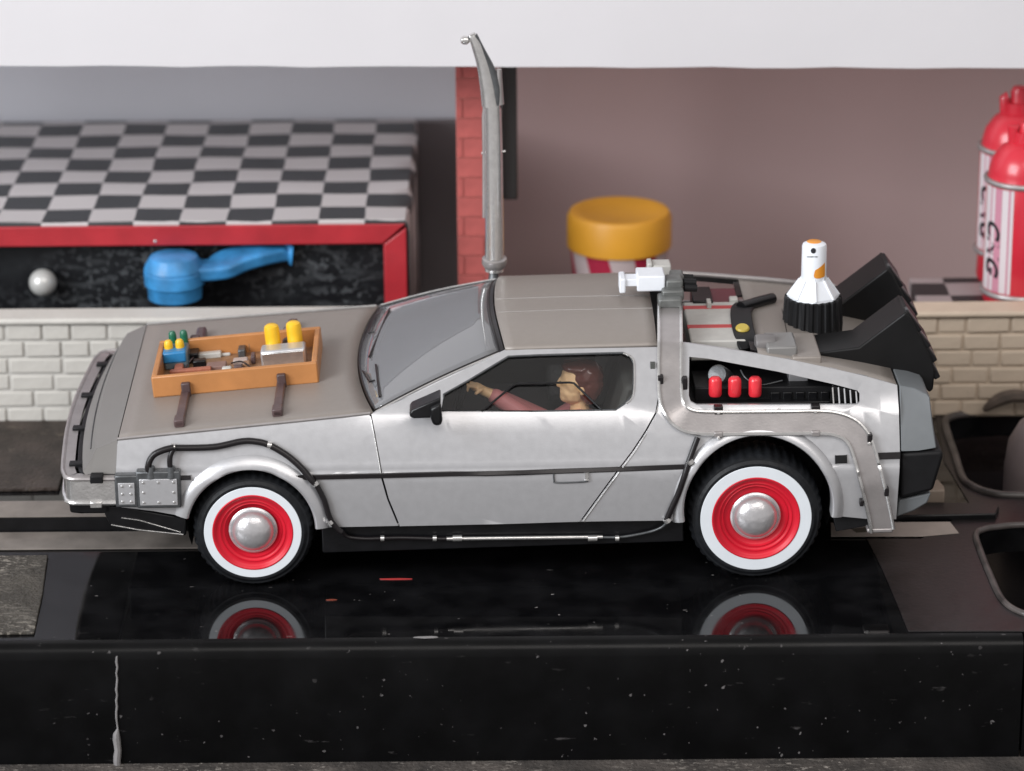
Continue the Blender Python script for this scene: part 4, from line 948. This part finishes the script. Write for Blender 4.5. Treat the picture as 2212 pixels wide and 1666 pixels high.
# ---- tail
tl = lambda l, y=0.3: [(P(a, b, y).x, P(a, b, y).z) for a, b in l]
tq = qxz([(1943, 834), (1975, 840), (2003, 852), (2010, 862), (2016, 910), (2025, 973), (1985, 975), (1946, 977), (1946, 930), (1945, 880)])
bm = bmesh.new(); n_ = len(tq)
va = [bm.verts.new((x, fs(x, z)+0.02+(0.10 if i in (3, 4, 5) else 0), z)) for i, (x, z) in enumerate(tq)]; vb = [bm.verts.new((x, WID-fs(x, z)-0.02-(0.10 if i in (3, 4, 5) else 0), z)) for i, (x, z) in enumerate(tq)]
for a_, b_, c_, d_ in ((0, 1, 8, 9), (1, 2, 3, 4), (1, 4, 7, 8), (4, 5, 6, 7)):
    bm.faces.new([va[i] for i in (a_, b_, c_, d_)]); bm.faces.new([vb[i] for i in (d_, c_, b_, a_)])
for i in range(n_): bm.faces.new((va[i], va[(i+1) % n_], vb[(i+1) % n_], vb[i]))
mkb('tail_panel', bm, tail_m, car, bevel=0.03, sharp=30)
prism('tail_bumper', tl([(1946, 979), (2037, 974), (2037, 990), (2016, 1060), (1990, 1066), (1944, 1077)], .18), 0.16, WID-0.16, matte_black, car, bevel=0.08, seg=3)
prism('tail_skirt', tl([(1942, 1081), (2012, 1066), (2004, 1088), (1975, 1105), (1936, 1119)], .3), 0.32, WID-0.32, tail_m, car, bevel=0.04)

# ---- hoop band over the roof and down the flank
fl = [(1447, 752), (1447, 800), (1448, 850), (1455, 880), (1474, 902), (1502, 912), (1560, 914), (1640, 913.5), (1700, 913), (1765, 912), (1806, 916), (1838, 930), (1858, 955), (1870, 990), (1882, 1035), (1893, 1080), (1903, 1128), (1906, 1146)]
fp = [Q(a, b, 0.09) for a, b in fl]
rp0 = [P(1447, 664, 3.5)+Vector((0, 0, .08)), P(1447, 700, 2.5)+Vector((0, 0, .06)), P(1447, 733, 1.85)+Vector((0, -.03, .05))]
bpts = spline(rp0+fp, 6); bn = []
for p in bpts:
    if p.y > 2.2: n_ = Vector((0, -0.12, 1))
    elif p.z > 4.7: k_ = min(1, (2.2-p.y)/0.7); n_ = Vector((0, -0.12, 1)).lerp(Vector((0, -0.75, 0.65)), max(0, k_))
    else: n_ = nq(p)
    bn.append(n_.normalized())
hw = 0.245
band, _, _ = ribbon('hoop_band', bpts, bn, hw, 0.07, steel_band, car)
for s_ in (1, -1):
    l = []
    for i, p in enumerate(bpts):
        t = (bpts[min(i+1, len(bpts)-1)]-bpts[max(i-1, 0)]).normalized(); nv = (bn[i]-t*bn[i].dot(t)).normalized(); l.append(p+t.cross(nv)*s_*(hw+0.0)+nv*0.015)
    r_ = tube('hoop_rod', l, 0.042, silver_bright, car, segs=8)
for px, py, ww, hh_ in ((1427, 822, 10, 16), (1479, 828, 10, 20), (1552, 886, 16, 14), (1762, 883, 16, 12), (1552, 938, 16, 9), (1762, 936, 16, 9), (1879, 948, 9, 17), (1915, 1062, 8, 15), (1861, 1086, 7, 11)):
    p = Q(px, py, 0.10); dk = (px, py) not in ((1552, 938), (1762, 936))
    box('clamp', (p.x-ww/165, p.y-0.06, p.z-hh_/150), (p.x+ww/165, p.y+0.14, p.z+hh_/150), cable_m if dk else steel_band, car, bevel=0.02)
for px, py in ((1552, 892), (1762, 890), (1653, 888), (1552, 946), (1683, 886), (1878, 958)):
    p = Q(px, py, 0.13); lathe('rivet', [(0, .035), (.03, .028), (.04, 0)], p, (0, -1, 0.3), silver_bright, car, segs=10)
a, b = Q(1872, 1146, .02), Q(1928, 1136, .02)
box('band_foot', (a.x, -0.05, a.z-0.03), (b.x, 0.3, a.z+0.07), steel_band, car, bevel=0.03)
# far flank twin of the band
mirror(band, 'hoop_band')

# ---- roof nozzles and junction
a, b = P(1376, 631, 3.75), P(1437, 597, 3.75)
nz_ = box('nozzle', (a.x, 3.75, a.z), (b.x, 4.45, b.z), white_m, car, bevel=0.035)
a, b = P(1338, 634, 3.75), P(1352, 602, 3.75); box('nozzle_tip', (a.x, 3.72, a.z), (b.x, 4.3, b.z), white_m, nz_, bevel=0.035)
a, b = P(1351, 619, 3.8), P(1378, 603, 3.8); box('nozzle_neck', (a.x-.01, 3.78, a.z), (b.x+.02, 4.2, b.z), white_m, nz_, bevel=0.02)
a, b = P(1400, 592, 4.9), P(1450, 574, 4.9)
n2_ = box('nozzle', (a.x+.1, 4.9, a.z-.1), (b.x, 5.4, b.z), offwhite_m, car, bevel=0.035)
box('nozzle_tip', (a.x-.02, 4.88, a.z-.1), (a.x+.1, 5.3, b.z+.06), offwhite_m, n2_, bevel=0.03)
jm = mat('junction_grey', (0.15, 0.155, 0.15), 0.42, 0.3, var=0.2, vs=4, bump=0.2)
for i, (x0, y0_, x1, y1_, yd, dd) in enumerate(((1422, 668, 1474, 646, 3.25, .5), (1430, 652, 1478, 628, 3.5, .45), (1438, 634, 1476, 606, 3.75, .5), (1448, 612, 1478, 596, 4.2, .5))):
    a, b = P(x0, y0_, yd), P(x1, y1_, yd); jb = box('junction_block', (a.x, yd, a.z), (b.x, yd+dd, b.z), jm, car, bevel=0.05)
for i, (px, py, yd) in enumerate(((1476, 610, 3.9), (1478, 622, 3.8), (1470, 600, 4.4))):
    p = P(px, py, yd); tube('junction_plug', [p, p+Vector((0.28, 0.05, -0.03))], 0.09, matte_black, car)

# ---- tall pole on the far side of the roof
py_ = 6.95
def PP(a, b): return P(a, b, py_)
b0, b1 = PP(1068, 590), PP(1067, 560)
pole = tube('tall_pole', [PP(1068, 585), PP(1068, 500), PP(1067, 400), PP(1066, 300), PP(1064, 225)], [0.225, 0.22, 0.215, 0.21, 0.205], silver_bright, car, segs=16)
mk_ = spline([PP(1059, 228), PP(1052, 180), PP(1043, 138), PP(1030, 100), PP(1022, 80), PP(1019, 73)], 6)
tube('pole_arm', mk_, [0.20-0.115*min(1, i/(len(mk_)-4)) for i in range(len(mk_))], silver_bright, pole, segs=14)
mk2 = spline([PP(1074, 232), PP(1072, 190), PP(1060, 150), PP(1040, 110), PP(1024, 76)], 6)
tube('pole_brace', mk2, [0.13-0.05*i/(len(mk2)-1) for i in range(len(mk2))], gunmetal, pole, segs=12)
tube('pole_shaft', [PP(1078, 225), PP(1078, 150)], [0.12, 0.06], steel_band, pole)
lathe('pole_hook', [(0, .12), (.07, .10), (.10, .04), (.10, -.04), (.05, -.1), (0, -.1)], PP(1005, 87), (-1, -.2, .1), silver_bright, pole, segs=12)
tube('hook_stem', [PP(1005, 87), PP(1020, 80)], 0.05, gunmetal, pole)
tube('pole_conduit', [PP(1046, 470), PP(1046, 330), PP(1045, 250), PP(1048, 225)], 0.045, steel_band, pole, segs=8)
for px, py in ((1040, 331), (1092, 327), (1044, 460)):
    tube('pole_pin', [PP(px, py), PP(px+(14 if px < 1066 else -14), py+2)], 0.03, silver_bright, pole)
rc_ = PP(1068, 568)
lathe('pole_collar', [(0.22, 0.14), (0.29, 0.12), (0.30, 0.0), (0.26, -0.08), (0.15, -0.20), (0.10, -0.28)], rc_, (0, -0.12, 1), steel_band, pole, segs=32)
tube('pole_foot', [PP(1068, 580), P(1066, 604, 6.9)], [0.10, 0.13], gunmetal, pole)

# ---- tray of parts on the bonnet
tz0 = lambda x: hood_z(x)+0.03
ty0, ty1 = 1.95, 5.55
def H(px, py, dz=0.0):
    z = 3.6
    for _ in range(20): z = hood_z(PG(px, py, z).x)+0.03+dz
    return PG(px, py, z)
c00 = H(331, 866); c10 = H(690, 826)
ty0 = (c00.y+c10.y)/2; far_ = H(694, 704, 0.52); ty1 = far_.y
tx0_, tx1_ = c00.x, c10.x; th_ = 0.52
slope = math.atan2(hood_z(1)-hood_z(0), 1); RT = Matrix.Rotation(-slope, 3, 'Y')
TO = Vector((tx0_, ty0, tz0(tx0_)))
LX = (tx1_-tx0_)/math.cos(slope); LY = ty1-ty0
def T(u, v, h): return TO + RT @ Vector((u, v, h))
def tbox(name, u0, v0, h0, u1, v1, h1, m, par, bevel=0.03, **k):
    return box(name, T((u0+u1)/2, (v0+v1)/2, (h0+h1)/2)-Vector((abs(u1-u0), abs(v1-v0), abs(h1-h0)))/2, T((u0+u1)/2, (v0+v1)/2, (h0+h1)/2)+Vector((abs(u1-u0), abs(v1-v0), abs(h1-h0)))/2, m, par, bevel, rot=RT, **k)
tray = tbox('parts_tray', 0, 0, 0.0, LX, LY, 0.08, floor_brown, car)
wt = 0.13
tbox('tray_wall', 0, 0, 0, LX, wt, th_, orange_m, tray, 0.035); tbox('tray_wall', 0, LY-wt, 0, LX, LY, th_, orange_m, tray, 0.035)
tbox('tray_wall', 0, wt+.003, 0, wt, LY-wt-.003, th_-.006, orange_m, tray, 0.03); tbox('tray_wall', LX-wt, wt+.003, 0, LX, LY-wt-.003, th_-.006, orange_m, tray, 0.03)
def UV(px, py, h=0.1):                # tray coordinates of a pixel at height h above the bonnet
    q = H(px, py, h); r_ = RT.transposed() @ (q-TO); return r_.x, r_.y
# straps
for px, y_end_px, sgn in ((392, 928, 0), (604, 905, 0)):
    q = H(px-4, y_end_px-3); u = (RT.transposed() @ (q-TO)).x
    v_end = (RT.transposed() @ (q-TO)).y
    tbox('tray_strap', u-0.10, v_end, 0.0, u+0.10, 0.02, 0.15, brown_m, car, 0.03)
    tbox('tray_strap', u-0.10+0.02, -0.12, 0.0, u+0.10+0.02, 0.04, 0.34, brown_m, car, 0.03)
    tbox('tray_strap', u-0.115, v_end-0.0, 0.02, u+0.115, v_end+0.36, 0.19, brown_m, car, 0.03)
for px, py0 in ((434, 712), (634, 680)):
    u, v = UV(px, py0+22, 0.05); 
    tbox('tray_strap', u-0.12, LY-0.02, 0.0, u+0.12, LY+1.72, 0.20, brown_m, car, 0.07)
    tbox('tray_strap', u-0.12, LY-0.02, 0.1, u+0.12, LY+0.14, 0.56, brown_m, car, 0.06)
def tcyl(name, u, v, h0, r, h, m, par):
    return lathe(name, [(0, h), (r*0.6, h-0.01), (r*0.9, h-0.05), (r, h-0.12), (r, 0), (0, 0)], T(u, v, h0), RT @ Vector((0, 0, 1)), m, par, segs=24)
# blue block with yellow and green bulbs
u, v = UV(356, 800, 0.1); 
tbox('clear_block', u, v, 0.08, u+0.56, v+0.7, 0.50, darkblue_m, tray, 0.05)
tbox('blue_block', u-.01, v-0.02, 0.24, u+0.53, v+0.42, 0.52, blue_m, tray, 0.05)
for du in (0.12, 0.38):
    tcyl('yellow_bulb', u+du, v+0.30, 0.50, 0.10, 0.22, yellow_m, tray)
    tcyl('green_bulb', u+du+0.06, v+0.80, 0.38, 0.09, 0.38, green_m, tray)
# silver block with two yellow barrels
u, v = UV(566, 796, 0.1)
sbk = tbox('silver_block', u, v-0.02, 0.08, u+1.02, v+0.5, 0.50, silver, tray, 0.05)
tbox('block_face', u+0.03, v-0.05, 0.12, u+0.99, v-0.0, 0.46, silver_bright, tray, 0.02)
tcyl('yellow_barrel', u+0.27, v+0.60, 0.38, 0.175, 0.56, yellow_m, tray); tcyl('yellow_barrel', u+0.77, v+0.66, 0.38, 0.175, 0.56, yellow_m, tray)
tcyl('brown_barrel', u+0.56, v+0.98, 0.1, 0.12, 0.34, brown_m, tray)
# loose components
def comp(name, px, py, w_, d, h, m, rot=0):
    u, v = UV(px, py, 0.12); tbox(name, u-w_/2, v-d/2, 0.07, u+w_/2, v+d/2, 0.07+h, m, tray, 0.03)
comp('pale_cylinder', 450, 769, 0.62, 0.20, 0.14, offwhite_m); comp('pale_pin', 488, 765, 0.22, 0.08, 0.08, offwhite_m)
comp('rust_bar', 412, 804, 0.95, 0.16, 0.14, rust_m); comp('rust_bar', 388, 797, 0.2, 0.5, 0.16, rust_m)
comp('black_knob', 432, 788, 0.30, 0.22, 0.18, black); comp('pink_block', 468, 792, 0.46, 0.34, 0.12, pinkish_m)
comp('pale_block', 520, 781, 0.34, 0.24, 0.12, mat('pink_grey_paint', (0.42, 0.34, 0.31), 0.4)); comp('grey_knob', 490, 797, 0.22, 0.16, 0.10, offwhite_m)
comp('dark_knob', 515, 795, 0.2, 0.14, 0.12, brown_m); comp('brown_knob', 533, 789, 0.16, 0.2, 0.14, floor_brown)
comp('dark_lever', 524, 762, 0.17, 0.5, 0.2, gunmetal); comp('black_block', 420, 775, 0.24, 0.42, 0.24, black)
comp('brown_block', 548, 778, 0.10, 0.34, 0.2, brown_m); comp('shelf', 470, 745, 1.9, 0.22, 0.14, floor_brown); comp('pale_pin', 556, 752, 0.07, 0.2, 0.26, floor_brown); comp('pale_pin', 540, 755, 0.07, 0.16, 0.24, floor_brown)
for k_, (x0, y0_, x1, y1_) in enumerate(((440, 752, 560, 756), (400, 800, 440, 770), (500, 790, 545, 800))):
    ua, va = UV(x0, y0_); ub, vb = UV(x1, y1_); tube('wire', spline([T(ua, va, .16), T((ua+ub)/2, (va+vb)/2+0.1, .22), T(ub, vb, .14)], 6), 0.018, brown_m if k_ % 2 else cable_m, tray, segs=6)

# ================================================================== THE DRIVER
hd = P(1252, 826, 2.35); dr = thing('driver_figure', 'toy driver figure with brown hair and a pink jacket seen through the side window', 'figurine', (hd.x, 2.35, 1.9), YAW)
dr.location = (Matrix.Rotation(YAW, 3, 'Z') @ Vector((hd.x, 2.35, 1.9)))*U
V = Vector
hx_, hy_, hz_ = hd.x, 2.35, hd.z
hand = P(1030, 838, 2.0)
arm1 = P(1120, 878, 2.2); sh = V((hx_-0.02, hy_-0.35, hz_-0.78)); sh2 = V((hx_-0.02, hy_+0.4, hz_-0.78))
segs = [(V((hx_-.10, hy_, hz_+.06)), (.34, .36, .42), V((hx_-.14, hy_, hz_-.20)), (.32, .32, .32)),
        (V((hx_-.34, hy_, hz_-.32)), (.11, .2, .13), V((hx_-.24, hy_, hz_-.36)), (.14, .22, .12)),
        (V((hx_-.47, hy_, hz_-.04)), (.06, .06, .07), V((hx_-.42, hy_, hz_+.08)), (.05, .05, .06)),
        (V((hx_+.04, hy_-.36, hz_-.08)), (.07, .05, .11), V((hx_+.04, hy_-.36, hz_-.1)), (.07, .05, .1)),
        (V((hx_+.04, hy_+.36, hz_-.08)), (.07, .05, .11), V((hx_+.04, hy_+.36, hz_-.1)), (.07, .05, .1)),
        (V((hx_, hy_, hz_-.3)), (.2, .2, .2), V((hx_, hy_, hz_-.75)), (.24, .24, .2)),
        (V((hx_+.02, hy_, hz_-.9)), (.34, .55, .3), V((hx_+.05, hy_, hz_-1.9)), (.34, .46, .3)),
        (sh, .2, V((hx_-.55, hy_-.45, hz_-1.1)), .17), (V((hx_-.55, hy_-.45, hz_-1.1)), .16, hand+V((.28, 0, -.14)), .12),
        (V((hx_+.0, hy_-.2, hz_-1.9)), .26, V((hx_-1.3, hy_-.25, hz_-1.75)), .2), (V((hx_+.0, hy_+.2, hz_-1.9)), .26, V((hx_-1.3, hy_+.25, hz_-1.75)), .2),
        (sh2, .2, V((hx_-.6, hy_+.5, hz_-1.15)), .17), (V((hx_-.6, hy_+.5, hz_-1.15)), .16, hand+V((.4, .95, -.5)), .12),
        (hand+V((.22, 0, -.12)), (.13, .11, .11), hand+V((-.02, 0, .03)), (.14, .13, .10))]
for k_ in range(4):
    a = hand+V((-.06, -.12+.08*k_, .06)); ln = (.15, .18, .17, .13)[k_]
    segs += [(a, .042, a+V((-ln*.8, 0, .03)), .04), (a+V((-ln*.8, 0, .03)), .04, a+V((-ln, 0, -.08)), .036)]
segs += [(hand+V((.1, -.12, .0)), .048, hand+V((-.02, -.2, -.06)), .042), (hand+V((.4, .95, -.5)), (.13, .11, .11), hand+V((.12, .95, -.4)), (.12, .12, .1))]
body = blob('body', segs, skin_m, dr, 0.022)
blob('jacket', [(V((hx_+.02, hy_, hz_-.92)), (.42, .62, .32), V((hx_+.05, hy_, hz_-1.9)), (.42, .54, .3)),
                (sh, .27, V((hx_-.55, hy_-.45, hz_-1.1)), .24), (V((hx_-.55, hy_-.45, hz_-1.1)), .24, hand+V((.42, 0, -.22)), .19),
                (sh2, .27, V((hx_-.6, hy_+.5, hz_-1.15)), .24), (V((hx_-.6, hy_+.5, hz_-1.15)), .24, hand+V((.6, .9, -.6)), .19)], jacket_m, dr, 0.03)
blob('hair', [(V((hx_+.14, hy_, hz_+.16)), (.42, .42, .40), V((hx_+.20, hy_, hz_-.02)), (.36, .42, .42)), (V((hx_+.02, hy_, hz_+.38)), (.36, .38, .17), V((hx_-.22, hy_, hz_+.40)), (.2, .34, .12)),
              (V((hx_+.2, hy_-.12, hz_-.1)), (.26, .3, .4), V((hx_+.2, hy_+.12, hz_-.25)), (.24, .3, .3))], hair_m, dr, 0.025)
for s_ in (-1, 1):
    lathe('eye', [(0, .012), (.03, .008), (.038, 0)], V((hx_-.435, hy_+s_*.15, hz_+.06)), (-1, s_*.3, 0), print_black, dr, segs=12)
